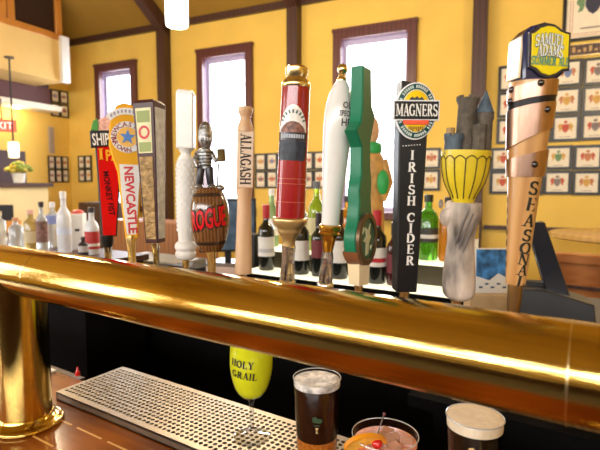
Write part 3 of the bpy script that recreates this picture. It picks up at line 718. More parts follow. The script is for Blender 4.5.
# 6 pale wood ---------------------------------------------------------
t = Tap('beer_tap', 'pale turned wooden beer tap with vertical ALLAGASH lettering', (243.3, 274), (245.5, 107), 8)
k = t.kx; PALE = wood('pale_maple', (.56, .35, .19), (.64, .42, .25), (3, 3, .4), .45, .1, 5, 3)
t.lathe('handle_shaft', [(8.6, 273), (8.6, 262), (8.0, 240), (7.4, 215), (7.0, 200), (7.8, 190), (8.2, 186)], PALE)
t.lathe('finial', [(8.3, 131), (7.6, 126), (5.6, 121), (5.2, 117), (7.0, 112), (7.4, 109), (6.6, 107)], PALE)
MB().box(-7.9 * k, 7.9 * k, -7.0 * k, 7.0 * k, t.z(187), t.z(130)).build('block', PALE, t.root, bevel=.002)
MB().box(-6.9 * k, 6.9 * k, -7.2 * k, -6.9 * k, t.z(185.5), t.z(131.5)).build('name_plate', mat('pale_plate', (.80, .66, .50), .45), t.root)
mb = MB(); letters(mb, serif('ALLAGASH', 10.5 * t.kz, -.02), t.flat(-7.25 * k, (244.6, 158.5), math.radians(-90), .77)); mb.build('lettering', mat('ink_brown', (.03, .02, .015), .5), t.root)

# 7 red cylinder -----------------------------------------------------
t = Tap('beer_tap', 'red cylindrical beer tap with gold cap and arched white label', (287, 284), (297, 66), 0)
k = t.kx; REDC = mat('red_lacquer', (.30, .003, .009), .2, 0, .12, 30, coat=.45)
t.lathe('gold_cap', [(12.8, 88), (14.2, 86), (14.2, 83), (13.0, 80.5), (10.5, 79), (9.6, 77), (10.6, 74.5), (11.2, 71), (11.2, 68.5), (9.0, 67), (8, 66)], GOLD, 0)
CR = 14.2
t.lathe('cylinder', [(CR + .5, 216), (CR, 150), (CR - .5, 87)], REDC, 4, 56)
def cpatch(name, rows, m, e=.0006, a0=-.12, parent=None):
    """rows: (picture row, half width in picture pixels)"""
    mb = MB(); vs = []; n = 16
    for y, hw in rows:
        z = t.z(y); rr = CR * k + .0006 + e; amax = min(1.15, hw / CR)
        for i in range(n + 1):
            a = a0 + amax * (2 * i / n - 1); vs.append((rr * math.sin(a), -rr * math.cos(a), z))
    fs = [(j * (n + 1) + i, j * (n + 1) + i + 1, (j + 1) * (n + 1) + i + 1, (j + 1) * (n + 1) + i) for j in range(len(rows) - 1) for i in range(n)]
    return mb.add(vs, fs).build(name, m, t.root, 60)
cpatch('arch_label', [(131, 14.0), (126, 13.8), (120, 12.5), (114, 10.2), (109, 7.2), (106, 4.0), (104.5, .5)], mat('label_white', (.82, .78, .72), .3, coat=.5))
cpatch('scene_picture', [(131, 13), (128, 12), (125, 9.5), (122, 6), (120.5, 2)], mat('picture_brown', (.22, .09, .06), .4, 0, .6, 180), .001)
cpatch('name_band', [(138.5, 15), (131, 15)], mat('band_black', (.02, .015, .02), .25, coat=.5), .0014)
cpatch('lower_picture', [(158, 13), (155, 14.5), (148, 15), (138.5, 15)], mat('picture_slate', (.016, .022, .038), .4, 0, .6, 120), .001)
mb = MB()
for i in range(9):
    a = math.radians(20 + 140 * i / 8); x_, y_ = 11.2 * math.cos(a), 11.5 + 13 * math.sin(a)
    letters(mb, ([(-.8 * k, -1.7 * k), (.8 * k, -1.7 * k), (.8 * k, 1.7 * k), (-.8 * k, 1.7 * k)], [(0, 1, 2, 3)]), wrap(CR * k + .0014, -.12 + x_ / CR, t.z(131) + (13 * math.sin(a) + 7) * k * .98, tilt=a - PI / 2), .0006)
mb.build('arch_marks', mat('mark_teal', (.05, .12, .12), .4), t.root)
mb = MB()
for i in range(11):
    letters(mb, ([(-.8 * k, -1.8 * k), (.8 * k, -1.8 * k), (.8 * k, 1.8 * k), (-.8 * k, 1.8 * k)], [(0, 1, 2, 3)]), wrap(CR * k + .0021, -.12 + (i - 5) * 2.1 / CR, t.z(134.7)), .0006)
mb.build('band_marks', mat('mark_blue', (.45, .50, .58), .4), t.root)
mb = MB()
for y in (176, 181, 199):
    zz = t.z(y); mb.lathe([((CR + .25) * k + .0004, zz), ((CR + .25) * k + .0004, zz + .6 * k)], 48, caps=False)
mb.build('thin_line', mat('line_gold', (.45, .09, .05), .3), t.root)
t.lathe('gold_flare', [(6.4, 246), (6.6, 239), (8.6, 234), (11.5, 230), (12.2, 226), (15.5, 223), (17.2, 219), (17.0, 215.5), (14, 214.5)], mat('antique_gold', (.64, .47, .22), .35, .8, .08), 3)
CRYS = mat('crystal', (.48, .48, .50), .06, .85, .95, 160, stretch=(1, 1, .12))
t.lathe('crystal_stem', [(6.4, 283), (7.6, 279), (7.2, 272), (6.3, 262), (6.6, 250), (7.2, 245), (6.2, 243)], CRYS, 0, 8, smooth=0)
t.lathe('stem_ring', [(8.4, 284), (8.6, 281), (7.4, 279)], CHROME, 0)

# 8 white skittle ------------------------------------------------------
t = Tap('beer_tap', 'white skittle-shaped beer tap with gold ball top and OLD SPECKLED HEN lettering', (325, 287), (343, 64), 0)
k = t.kx; LACQ = mat('white_lacquer', (.74, .725, .70), .2, coat=.3, var=.02)
hp = [(9.0, 222), (9.0, 216), (9.6, 203), (11.3, 175), (13.0, 148), (13.9, 128), (13.7, 113), (12.4, 100), (9.8, 90), (6.6, 83), (4.6, 80)]
t.lathe('body', hp, LACQ, 5, 48)
spr = smooth_prof([(r * k, t.z(y)) for r, y in hp], 6)
t.lathe('gold_collar', [(4.4, 81), (4.6, 78.5), (3.6, 77), (3.0, 74)], GOLD, 2)
MB().ell((0, 0, t.z(69)), 5.0 * k, 5.0 * k, 5.2 * k).build('gold_ball', GOLD, t.root, 80)
mb = MB()
for body, yy, hh in (('OLD', 104, 6.4), ('SPECKLED', 112, 5.6), ('HEN', 120.5, 7.4)):
    sp = sans(body, hh * t.kz, bold=.02)
    letters(mb, sp, wrap(0, .78, t.z(yy), sx=.62 if len(body) > 4 else .85, rfun=rfun), .0007)
mb.build('lettering', mat('ink_grey', (.06, .05, .05), .5), t.root)
t.lathe('gold_cup', [(4.6, 252), (5.2, 247), (6.5, 240), (7.8, 234), (10.8, 231), (9.6, 229), (11.4, 226), (11.2, 223), (9, 221.5)], mat('deep_gold', (.62, .33, .05), .22, .9), 0)
t.lathe('crystal_stem', [(6.4, 287), (7.2, 282), (7.0, 274), (6.1, 264), (6.2, 256), (5.2, 250)], CRYS, 0, 8, smooth=0)
t.lathe('stem_ring', [(8.2, 287), (8.4, 284), (7.2, 282)], CHROME, 0)

# 9 green slab ---------------------------------------------------------
t = Tap('beer_tap', 'thick green carved beer tap seen edge-on with round emblem at its foot', (358.5, 290), (361, 66), 68)
k = t.kx; zz = t.z
lf = [(-10, 68), (-11, 112), (-14, 122), (-26, 131), (-17, 140), (-11, 146), (-11, 172), (-14, 180), (-17, 190), (-15, 200), (-18, 212)]
rt = [(18, 212), (15, 195), (17, 180), (13, 165), (12, 140), (20, 122), (24, 112), (15, 104), (13, 90), (11, 68)]
disc = [(25 * math.cos(a), 237 - 26 * math.sin(a)) for a in [math.radians(140 + 260 * i / 24) for i in range(25)]]
outl = [(x * k, zz(y)) for x, y in lf + disc + rt]
MB().prism(outl, -.0105, .0105, bevel=.002).build('slab', GREENP, t.root)
cz = zz(237)
vs = []; mb = MB(); n = 40
for i in range(n):
    a = 2 * PI * i / n
    for r_, y in ((25.5, -.011), (25.5, -.0165), (20.5, -.0165), (20.5, -.011)): vs.append((r_ * k * math.cos(a), y, cz + r_ * 1.03 * k * math.sin(a)))
mb.add(vs, [(4 * i + j, 4 * ((i + 1) % n) + j, 4 * ((i + 1) % n) + (j + 1) % 4, 4 * i + (j + 1) % 4) for i in range(n) for j in range(4)])
mb.build('emblem_ring', mat('bronze_ring', (.14, .09, .05), .35, .6), t.root)
MB().prism(ellipse(0, cz, 20.5 * k, 21 * k), -.0135, -.011).build('emblem_disc', mat('emblem_green', (.03, .13, .08), .3), t.root)
mb = MB()
for q in ([(-4, -16), (2, -15), (4, -4), (10, 2), (5, 5), (8, 15), (1, 8), (-5, 12), (-3, 3), (-11, -1), (-3, -4)], [(-14, 6), (-8, 10), (-11, 13)], [(9, -12), (13, -7), (8, -8)]):
    mb.prism([(a * k, cz + b * k) for a, b in q], -.0150, -.0130)
mb.build('emblem_figure', mat('emblem_cream', (.65, .66, .42), .4), t.root)
mb = MB(); lower = [(25.8 * math.cos(a) * k, zz(237) + 26.8 * k * math.sin(a)) for a in [math.radians(205 + 130 * i / 16) for i in range(17)]]; inner = [(19 * math.cos(a) * k, zz(237) + 20 * k * math.sin(a)) for a in [math.radians(335 - 130 * i / 16) for i in range(17)]]
mb.prism(lower + inner, -.0128, .0130, bevel=.001).build('foot_trim', mat('foot_brown', (.22, .08, .03), .4), t.root)
MB().lathe([(10 * k, zz(284)), (11.5 * k, zz(260))], 4, 0, 0, phase=PI / 4 - math.radians(20)).build('pale_block', mat('pale_block', (.76, .62, .38), .5), t.root, 20)
t.lathe('ferrule', [(4.6, 283), (4.4, 287), (3.8, 294)], GOLD, 0)

# 10 black slab with oval badge -----------------------------------------
t = Tap('beer_tap', 'black tapered beer tap with oval MAGNERS badge and white IRISH CIDER letters', (404, 298), (413, 82), 16)
k = t.kx
MB().prism([(-10.3 * k, t.z(290)), (10.3 * k, t.z(290)), (13.9 * k, t.z(140)), (13.0 * k, t.z(88)), (-13.5 * k, t.z(82)), (-14.6 * k, t.z(140))], -10 * k, 12 * k, bevel=.002).build('body', BLACKG, t.root)
bx, bz = t.p(413, 112); y0 = -10 * k
bx = bx - .002
def oval(name, rx, rz, e, m): return MB().prism(ellipse(bx, bz, rx * k, rz * k, 48), y0 - e, y0 - .0005, bevel=.0006).build(name, m, t.root, 50)
oval('badge_rim', 20.8, 27.6, .006, mat('badge_white', (.80, .82, .84), .3))
oval('badge_border', 19.6, 26.2, .0068, mat('badge_teal', (.006, .07, .075), .3))
oval('badge_inner_rim', 14.8, 20.8, .0074, mat('badge_pale', (.72, .74, .50), .3))
oval('badge_center', 13.9, 19.7, .0080, mat('badge_yellow', (.90, .60, .012), .5, spec=.2))
mb = MB()
for sg, txt in ((1, 'up'), (-1, 'dn')):
    n_ = 19; mb = MB()
    for i in range(n_):
        a = math.radians(28 + 124 * i / (n_ - 1)) * sg
        if i % 7 == 3: continue
        c0 = Vector((17.2 * math.cos(a), 23.5 * math.sin(a))); tn = Vector((-17.2 * math.sin(a), 23.5 * math.cos(a))).normalized(); nm = Vector((tn.y, -tn.x))
        q = [c0 + tn * u_ + nm * w_ for u_, w_ in ((-.75, -1.4), (.75, -1.4), (.75, 1.4), (-.75, 1.4))]
        mb.prism([(bx + p_.x * k, bz + p_.y * k) for p_ in q], y0 - .0072, y0 - .006)
    mb.build('badge_ring_marks', mat('mark_silver', (.55, .62, .58), .4), t.root)
mb = MB(); mb.prism([(bx + a * k, bz + b * k) for a, b in ((-7, 5), (7, 5), (7, 11.5), (4.5, 13.5), (2.5, 12), (0, 14), (-2.5, 12), (-4.5, 13.5), (-7, 11.5))], y0 - .0088, y0 - .007).build('badge_tree', mat('tree_dark', (.05, .06, .05), .5, 0, .4, 200), t.root)
bn = lambda e: [(bx + a * k, bz + b * k) for a, b in ((-21.5 - e, 8.5 + e), (21.5 + e, 9.5 + e), (21.5 + e, -7.5 - e), (-21.5 - e, -8.5 - e))]
MB().prism(bn(1.2), y0 - .0095, y0 - .005).build('banner_edge', mat('badge_white', (.80, .82, .84), .3), t.root)
MB().prism(bn(0), y0 - .0102, y0 - .006).build('banner', BLACKG, t.root)
mb = MB(); letters(mb, serif('MAGNERS', 11.5 * k, -.02), flat(y0 - .0104, bx, bz + .6 * k, .02, .62)); mb.build('badge_lettering', WPAINT, t.root)
MB().prism([(bx + a * k, bz + b * k) for a, b in ((-13, -9), (13, -8.6), (12, -12.8), (-12, -13.2))], y0 - .0100, y0 - .006).build('badge_strip', mat('strip_red', (.80, .08, .02), .3), t.root)
mb = MB()
for i in range(8): mb.box(bx + (-7 + i * 1.9) * k, bx + (-6 + i * 1.9) * k, y0 - .0090, y0 - .007, bz - (17.5 + (i % 3)) * k, bz - 14.8 * k)
mb.build('badge_script', mat('script_brown', (.25, .12, .02), .4), t.root)
mb = MB()
for ch, y in zip('IRISHCIDER', (153.5, 165, 176, 187, 198, 214.5, 225, 235, 246, 257.5)):
    xx = 408.3 - (y - 205) * .022
    letters(mb, serif(ch, 9.2 * t.kz), t.flat(y0 - .0004, (xx, y), 0, 1.12))
for i in range(7): letters(mb, ([(-.5 * k, -.5 * k), (.5 * k, -.5 * k), (.5 * k, .5 * k), (-.5 * k, .5 * k)], [(0, 1, 2, 3)]), t.flat(y0 - .0004, (400.5 + i * 2.7, 144.5 - i * .15)))
mb.build('lettering', WPAINT, t.root)
t.lathe('ferrule', [(5.4, 289), (5.2, 293), (4.4, 303)], GOLD, 0)

# 11 castle on yellow cup -------------------------------------------------
t = Tap('beer_tap', 'sculpted beer tap of a grey castle on a yellow cup above a grey sleeve', (456, 305), (470, 92), 0)
k = t.kx; z = t.z
SLV = mat('sleeve_grey', (.36, .30, .25), .5, 0, .85, 38, stretch=(1, 1, .35), bump=.5, bscale=40)
def cen(zv): return (2.0 - 1.5 * math.sin((zv - z(296)) / (z(200) - z(296)) * PI)) * k
MB().lathe(smooth_prof([(7 * k, z(300)), (14.0 * k, z(296)), (16.8 * k, z(289)), (16.6 * k, z(272)), (14.6 * k, z(250)), (14.0 * k, z(236)), (16 * k, z(222)), (18.5 * k, z(210)), (17.0 * k, z(200))], 4), 36, 0, 0, squash=.8, center=cen).build('sleeve', SLV, t.root)
mb = MB()
for i, (a0_, sh) in enumerate(((.35, 0), (.62, 2), (.92, 4))):
    pts = []
    for j in range(9):
        yy = 202 + sh * 2 + j * 5.0; rr = (17.5 - abs(yy - 212) * .10) * k; a = a0_ - .09 * j * (1 if a0_ > 0.2 else .35); zv = z(yy)
        pts.append((cen(zv) + rr * math.sin(a), -.82 * rr * math.cos(a), zv))
    mb.tube(pts, [.5 * k] + [1.1 * k] * 7 + [.4 * k], 8)
mb.build('sleeve_fold', mat('fold_dark', (.13, .11, .10), .5), t.root)
mb = MB(); q = t.p(447, 214); mb.ell((q[0], -3 * k, q[1]), 7.5 * k, 7 * k, 10 * k, 14, 10); q = t.p(450, 203); mb.ell((q[0], -5 * k, q[1]), 5 * k, 5 * k, 6 * k, 12, 8); q = t.p(441, 201); mb.ell((q[0], -2 * k, q[1]), 2.6 * k, 2.6 * k, 5 * k, 10, 8)
mb.build('sleeve_cuff', SLV, t.root)
CUPY = mat('cup_yellow', (.66, .50, .02), .35, 0, .12, 30, coat=.2)
cp = [(10, 203), (11.5, 198), (14, 192), (19.5, 182), (23, 170), (24.6, 158), (25, 149)]
cxo = t.p(465, 170)[0]
MB().lathe(smooth_prof([(r * k, z(y)) for r, y in cp], 4) + [(22 * k, z(149.5)), (21 * k, z(153))], 48, cxo, 0).build('cup', CUPY, t.root)
spr = smooth_prof([(r * k, z(y)) for r, y in cp], 6)
mb = MB(); NP = 14
for i in range(NP):
    a = 2 * PI * i / NP; pts = []
    for j in range(10):
        yy = 196 - j * 4.2; zv = z(yy); rr = rfun(zv) + .0003; pts.append((cxo + rr * math.sin(a), -rr * math.cos(a), zv))
    mb.tube(pts, .65 * k, 5)
    pts = []
    for j in range(9):
        f_ = j / 8; aa = a + 2 * PI / NP * f_; yy = 158.2 - 3.6 * math.sin(PI * f_); zv = z(yy); rr = rfun(zv) + .0003; pts.append((cxo + rr * math.sin(aa), -rr * math.cos(aa), zv))
    mb.tube(pts, .65 * k, 5)
mb.build('petal_outline', mat('outline_dark', (.07, .05, .01), .5), t.root)
STN = mat('castle_stone', (.10, .082, .06), .7, 0, .35, 90, bump=.8, bscale=110); STB = mat('castle_blue', (.07, .10, .13), .6, 0, .35, 90, bump=.5, bscale=110)
mb = MB()
def tower(x0, x1, yb, yt, y, m, flare=1.18, n=6, name='tower'):
    cx_ = (t.p(x0, (yb + yt) / 2)[0] + t.p(x1, (yb + yt) / 2)[0]) / 2; r_ = (x1 - x0) / 2 * k
    h_ = MB().lathe([(r_ * 1.02, z(yb)), (r_ * .94, z(yt + 9)), (r_ * flare, z(yt + 4)), (r_ * flare, z(yt + 2))], 12, cx_, y)
    for i in range(n):
        a = 2 * PI * (i + .3) / n; h_.box(-r_ * .24, r_ * .24, -r_ * .12, r_ * .12, z(yt + 2.2), z(yt), Matrix.Translation((cx_ + r_ * flare * .86 * math.sin(a), y - r_ * flare * .86 * math.cos(a), 0)) @ Matrix.Rotation(a, 4, 'Z'))
    return h_.build(name, m, t.root, 30)
tower(456.5, 476, 153, 96, 0, STN)
rtw = t.p(483, 130)[0]
MB().lathe([(8.5 * k, z(153)), (8.0 * k, z(120)), (9.2 * k, z(117)), (8.6 * k, z(111))], 12, rtw + .5 * k, 3 * k).build('tower', STN, t.root, 30)
MB().lathe([(9.6 * k, z(112)), (6.2 * k, z(104)), (2.6 * k, z(95)), (.4 * k, z(90))], 12, rtw + .2 * k, 3 * k).build('tower_roof', STB, t.root, 30)
tower(444.5, 463, 153, 133, -9 * k, STB, 1.06, 8, 'gatehouse')
MB().lathe([(3.8 * k, z(136)), (4.4 * k, z(129)), (4.2 * k, z(127))], 8, t.p(451, 130)[0], -5 * k).build('turret', mat('turret_ochre', (.35, .22, .08), .6), t.root, 30)
MB().lathe([(8 * k, z(153)), (7.5 * k, z(126)), (8 * k, z(124))], 8, t.p(478, 140)[0], -6 * k).build('bastion', STN, t.root, 30)
t.lathe('ferrule', [(6, 300), (5.4, 303), (4.6, 311)], GOLD, 0)

# 12 big wooden tap with yellow sign ---------------------------------------
t = Tap('beer_tap', 'tall wooden beer tap with copper bands, SEASONAL letters and yellow SAMUEL ADAMS sign', (513, 313), (538, 22), 0)
k = t.kx; z = t.z
ASH = wood('ash_wood', (.46, .22, .065), (.60, .33, .12), (2.5, 2.5, .35), .35, .3, 6, 5)
wp = [(10.2, 282), (11.2, 268), (13.4, 230), (16.2, 185), (19.5, 140), (22.2, 95), (22.6, 80)]
def wc(zv): return (1.2 - .8 * (zv / z(80))) * k * 1.0
MB().lathe(smooth_prof([(r * k, z(y)) for r, y in wp], 4), 48, 0, 0).build('handle_shaft', ASH, t.root)
spr = smooth_prof([(r * k, z(y)) for r, y in wp], 6)
COP = mat('copper_band', (.46, .29, .215), .32, 1.0, .10, 40, stretch=(8, 8, 1))
def ring_band(name, yl0, yl1, yr0, yr1, m, e):
    mb = MB(); vs = []; n = 48
    for i in range(n):
        a = 2 * PI * i / n
        f_ = (math.sin(a) + 1) / 2                                # 0 at the left, 1 at the right
        ya = yl0 + (yr0 - yl0) * f_; yb = yl1 + (yr1 - yl1) * f_
        for y_, d in ((yb, 0), (yb, e), (ya, e), (ya, 0)):
            zv = z(y_); rr = rfun(zv) + d - (.0004 if d == 0 else 0); vs.append((rr * math.sin(a), -rr * math.cos(a), zv))
    mb.add(vs, [(4 * i + j, 4 * ((i + 1) % n) + j, 4 * ((i + 1) % n) + (j + 1) % 4, 4 * i + (j + 1) % 4) for i in range(n) for j in range(4)])
    return mb.build(name, m, t.root, 40)
ring_band('copper_band', 87, 101, 78, 93, COP, .0024)
ring_band('black_band', 98, 112, 89, 101, BLACKG, .0012)
ring_band('copper_band', 108, 146, 99, 124, COP, .0028)
ring_band('copper_band', 156, 173, 145, 171, COP, .0026)
mb = MB(); BOLT = mat('bolt', (.10, .09, .09), .25, .9)
for a, y in ((.30, 84), (-.95, 88), (.72, 108), (-1.0, 99), (.42, 160)):
    zv = z(y); rr = rfun(zv) + .002; MB().ell((rr * math.sin(a), -rr * math.cos(a), zv), 3.6 * k, 3.6 * k, 3.6 * k, 14, 10).build('bolt', BOLT, t.root)
mb = MB()
for ch, y, a in zip('SEASONAL', (183, 199, 215, 230, 243, 254.5, 265.5, 277), (.62, .60, .58, .56, .55, .54, .54, .53)):
    letters(mb, serif(ch, (13.5 - (y - 183) * .028) * t.kz), wrap(0, a, z(y), sx=1.15, tilt=-.10, rfun=rfun), .0007)
for i in range(7):
    letters(mb, ([(-1.2 * k, -3.4 * k), (1.2 * k, -3.4 * k), (1.2 * k, 3.4 * k), (-1.2 * k, 3.4 * k)], [(0, 1, 2, 3)]), wrap(0, -1.25, z(196 + i * 11), rfun=rfun), .0006)
mb.build('lettering', mat('ink_forest', (.012, .016, .012), .5), t.root)
# sign head, turned to the right
sh = bpy.data.objects.new('sign_head', None)
COL.objects.link(sh); sh.parent = t.root; sh.rotation_euler = (0, 0, math.radians(28))
qx, qz = t.p(547, 51); sh.location = (qx * .55, 0, 0)
ck = k / math.cos(math.radians(28)) * .97; dx = qx * .45 / math.cos(math.radians(28))
def sp(x, y): q = t.p(547 + (x - 547) * .86 - 6.5, 51.5 + (y - 51.5) * .96 + 2.5); return ((q[0] - qx) / math.cos(math.radians(28)) + dx, q[1])
core = [sp(*a) for a in ((521, 34), (530, 26), (545, 22.5), (560, 27), (568, 34), (566, 72), (556, 79), (546, 82), (533, 81), (521, 77))]
MB().prism(core, -.016, .020, bevel=.003).build('sign_block', NAVY, sh)
MB().box(core[0][0] - .0015, core[0][0] + .0015, -.013, .018, core[9][1] + .002, core[0][1] - .002).build('sign_side', mat('sign_silver', (.82, .82, .86), .15, .6), sh)
so = [(525, 32.5), (529, 31.5), (536, 26.5), (545, 24.5), (553, 26), (560, 31), (566, 33.5), (570.5, 34.5), (568.8, 71), (562, 71.5), (554, 76), (546, 78), (537, 75), (530, 69), (524, 66.5)]
MB().prism([sp(*a) for a in so], -.020, -.015, bevel=.001).build('sign_rim', mat('rim_dark', (.04, .035, .05), .3, .3), sh)
cc = (547, 51.5); si = [(cc[0] + (x - cc[0]) * .87, cc[1] + (y - cc[1]) * .885) for x, y in so]
MB().prism([sp(*a) for a in si], -.0215, -.0195, bevel=.0006).build('sign_face', mat('sign_yellow', (.82, .66, .005), .35), sh)
lm = MB(); dm = MB()
for body, yy, hh, lift in (('SAMUEL', 40.5, 10.5, 2.6), ('ADAMS', 51, 10.5, 2.2)):
    vf = serif(body, hh * t.kz, -.02); wmax = max(abs(p_[0]) for p_ in vf[0]); sc = 13.6 * k / wmax if len(body) == 6 else 12.2 * k / wmax
    q = sp(546.5, yy)
    bend = lambda vf_, y_, o_=(0, 0), g=1.0: (lambda x, zz_, d: (q[0] + o_[0] + x * sc * 1.12, y_ - d, q[1] + o_[1] + zz_ * g - ((x / wmax) ** 2) * lift * k))
    letters(dm, vf, bend(vf, -.0216, (.0006, -.0006), 1.06)); letters(dm, vf, bend(vf, -.0216, (-.0004, .0004), 1.03))
    letters(lm, vf, bend(vf, -.0222))
dm.build('lettering_shadow', mat('ink_navy', (.02, .03, .06), .4), sh); lm.build('lettering', mat('letter_ice', (.80, .85, .80), .35), sh)
mb = MB(); q = sp(546.5, 61.5); letters(mb, serif('SUMMER ALE', 8.0 * t.kz, -.02), flat(-.0222, q[0], q[1], .0, .60)); mb.build('lettering_small', mat('letter_teal', (.02, .28, .26), .35), sh)
t.lathe('ferrule', [(8.3, 280), (8.0, 283), (7.6, 300), (7.0, 306), (6.0, 312), (5.6, 320)], mat('aged_brass', (.40, .25, .10), .3, .9), 0, 24)

# ================================================================== GLASSES ON THE TRAY
def glass_thing(name, label, cat, loc, group=None): return thing(name, label, cat, loc, 0, group)
THIN = pane_mat('thin_glass', (.97, .98, .98))
# goblet
g = glass_thing('goblet', 'stemmed goblet of yellow-green drink lettered HOLY GRAIL on the drip tray', 'goblet', at_z(250, 438, TZ) + Vector((0, .006, 0)))
GL = pane_mat('stem_glass', (.80, .83, .85), 2.2)
MB().lathe(smooth_prof([(.036, 0), (.036, .002), (.020, .006), (.007, .012), (.0045, .025), (.0042, .056), (.0052, .072), (.008, .080)], 4), 36).build('stem', GL, g)
bowlp = [(.006, .079), (.020, .085), (.0325, .101), (.0405, .128), (.0432, .155), (.0420, .184), (.0395, .207)]
MB().lathe(smooth_prof(bowlp, 5), 48, caps=False).build('bowl', THIN, g)
MB().lathe(smooth_prof([(.001, .0835)] + [(r - .0012, z_ + .001) for r, z_ in bowlp[1:7]], 5), 48).build('drink', mat('lime_drink', (.78, .80, .02), .2, 0, .03, trans=.15, ior=1.33, emit=None), g)
spr = smooth_prof(bowlp, 8)
cdir = Vector((g.location.x, g.location.y)); yaw = math.atan2(-cdir.x, cdir.y)   # turn towards the drinker
mb = MB()
letters(mb, serif('HOLY', .0140), wrap(0, math.atan2(-g.location.x, g.location.y) - .44, .163, sx=1.0, tilt=-.10, rfun=rfun), .0006)
letters(mb, serif('GRAIL', .0140), wrap(0, math.atan2(-g.location.x, g.location.y) - .36, .141, sx=1.0, tilt=-.12, rfun=rfun), .0006)
mb.build('lettering', mat('ink_black', (.015, .015, .01), .5), g)
# pint
RIMG = mat('glass_rim', (.80, .80, .80), .1, trans=.5, coat=.5)
BEER = mat('brown_ale', (.014, .004, .002), .15, 0, .1, coat=.15)
AMB = mat('amber_refraction', (.40, .12, .015), .15, 0, .4, 200, coat=.5)  # light refracted through the foot of the pint, put into the colour
FOAM = mat('tan_foam', (.78, .64, .46), .8, 0, .08, 60, bump=.4, bscale=200)
FOAMW = mat('white_foam', (.60, .56, .53), .5, 0, .6, 70, bump=.5, bscale=160)
def pint(label, px, base_r, rim_r, h, beer, foam, fh, amber=None, low=0.0):
    c = at_y(px[0], px[1], .70); g = glass_thing('beer_glass', label, 'beer glass', Vector((c.x, .70, TZ)))
    MB().lathe([(base_r - .002, 0), (base_r, .003), (base_r + (rim_r - base_r) * .5, h * .5), (rim_r, h - .002), (rim_r - .0003, h)], 48, caps=False).build('glass', THIN, g)
    rr = lambda z_: base_r - .0008 + (rim_r - base_r) * z_ / h
    zb = .006; zf = h - fh - .004; hf = h - low
    if amber: MB().lathe([(rr(zb), zb), (rr(amber), amber)], 48).build('amber_refraction', AMB, g); zb = amber
    MB().lathe([(rr(zb), zb), (rr(zf), zf)], 48).build('beer', beer, g)
    MB().lathe(smooth_prof([(rr(zf) + .0003, zf), (rr(h - .003) - .0002, hf - .003), (rr(h) * .95, hf + .0003), (.02, hf + .001), (.001, hf)], 3), 48).build('foam', foam, g)
    MB().tube([(rim_r * math.cos(2 * PI * i / 48), rim_r * math.sin(2 * PI * i / 48), h) for i in range(49)], .0009, 6).build('rim', RIMG, g)
    return g, rr
g, rr = pint('pint of dark brown beer with thin white froth beside the goblet', (317, 380), .0335, .0415, .166, BEER, FOAMW, .009, .062, .004)
ya = math.atan2(-g.location.x, g.location.y)
mb = MB()
for a_, z_, w_, h_ in ((-.08, .108, .010, .011), (.09, .106, .012, .009), (0, .098, .012, .002)): letters(mb, ([(w_ * math.cos(t_) / 2, h_ * math.sin(t_) / 2) for t_ in [2 * PI * i / 8 for i in range(8)]], [tuple(range(8))]), wrap(.0395, ya + a_, z_), .0006)
mb.build('logo_mark', mat('logo_green', (.03, .07, .03), .5), g)
mb = MB(); letters(mb, ([(-.003, .005), (.003, .005), (.001, 0), (.002, -.005), (-.002, -.005), (-.001, 0)], [(0, 1, 2, 3, 4, 5)]), wrap(.0392, ya, .089), .0006); mb.build('cup_mark', GOLD, g)
g2, rr = pint('stout glass with thick cream foam head at the right of the drinks', (475, 415), .031, .0400, .167, mat('stout', (.005, .003, .002), .15, coat=.15), FOAM, .011)
ya = math.atan2(-g2.location.x, g2.location.y)
mb = MB(); vs_ = [(-.005, .010), (.001, .012), (.005, .008), (.004, -.008), (.001, -.010), (-.003, -.008)]
letters(mb, (vs_, [tuple(range(6))]), wrap(.0398, ya - .05, .128), .0006)
for i in range(4): letters(mb, ([(-.002 + i * .003, .006), (-.0012 + i * .003, .006), (-.0012 + i * .003, -.007), (-.002 + i * .003, -.007)], [(0, 1, 2, 3)]), wrap(.0398, ya + .02, .128), .0006)
mb.build('harp_mark', GOLD, g2)
# cocktail
c = at_y(385, 437, .70); g = glass_thing('cocktail_glass', 'wide glass of orange-pink cocktail between the pint and the stout', 'cocktail', Vector((c.x, .70, TZ)))
MB().lathe([(.034, 0), (.036, .004), (.047, .05), (.053, .098), (.0525, .100)], 48, caps=False).build('glass', THIN, g)
MB().tube([(.0528 * math.cos(2 * PI * i / 48), .0528 * math.sin(2 * PI * i / 48), .100) for i in range(49)], .0009, 6).build('rim', RIMG, g)
MB().lathe([(.033, .008), (.046, .05), (.0508, .087), (.044, .088), (.001, .0885)], 48).build('drink', mat('pink_drink', (.72, .26, .14), .25, 0, .3, 60, bump=.15, bscale=150), g)
mb = MB()
for i in range(9): 
    a = i * 2.4; r_ = .006 + .0035 * i; mb.box(-.011, .011, -.011, .011, -.006, .006, Matrix.Translation((r_ * math.cos(a), r_ * math.sin(a), .088)) @ Matrix.Rotation(a, 4, 'Z') @ Matrix.Rotation(.2, 4, 'X'))
mb.build('ice', mat('ice_pink', (.82, .48, .36), .1, trans=.4), g, bevel=.003)
ORN = mat('orange_peel', (.80, .30, .01), .4); ORF = mat('orange_flesh', (.85, .45, .06), .35, 0, .2, 150)
yc = math.atan2(-g.location.x, g.location.y)
rim = Matrix.Translation((0.0, 0, .094)) @ Matrix.Rotation(yc, 4, 'Z')
sl = tag(MB().prism(ellipse(0, 0, .034, .034, 36), -.0035, .0035, bevel=.001).build('orange_slice', [ORF], loc=Vector((c.x, .70, TZ)) + rim @ Vector((-.030, -.020, -.008))), 'orange slice wedged on the near left rim of the pink cocktail', 'orange slice')
sl.rotation_euler = (.55, .1, yc + .35)
mb = MB(); vs = []; n = 36
for i in range(n):
    a = 2 * PI * i / n
    for r_, y in ((.0345, -.0038), (.0345, .0038), (.0315, .0038), (.0315, -.0038)): vs.append((r_ * math.cos(a), y, r_ * math.sin(a)))
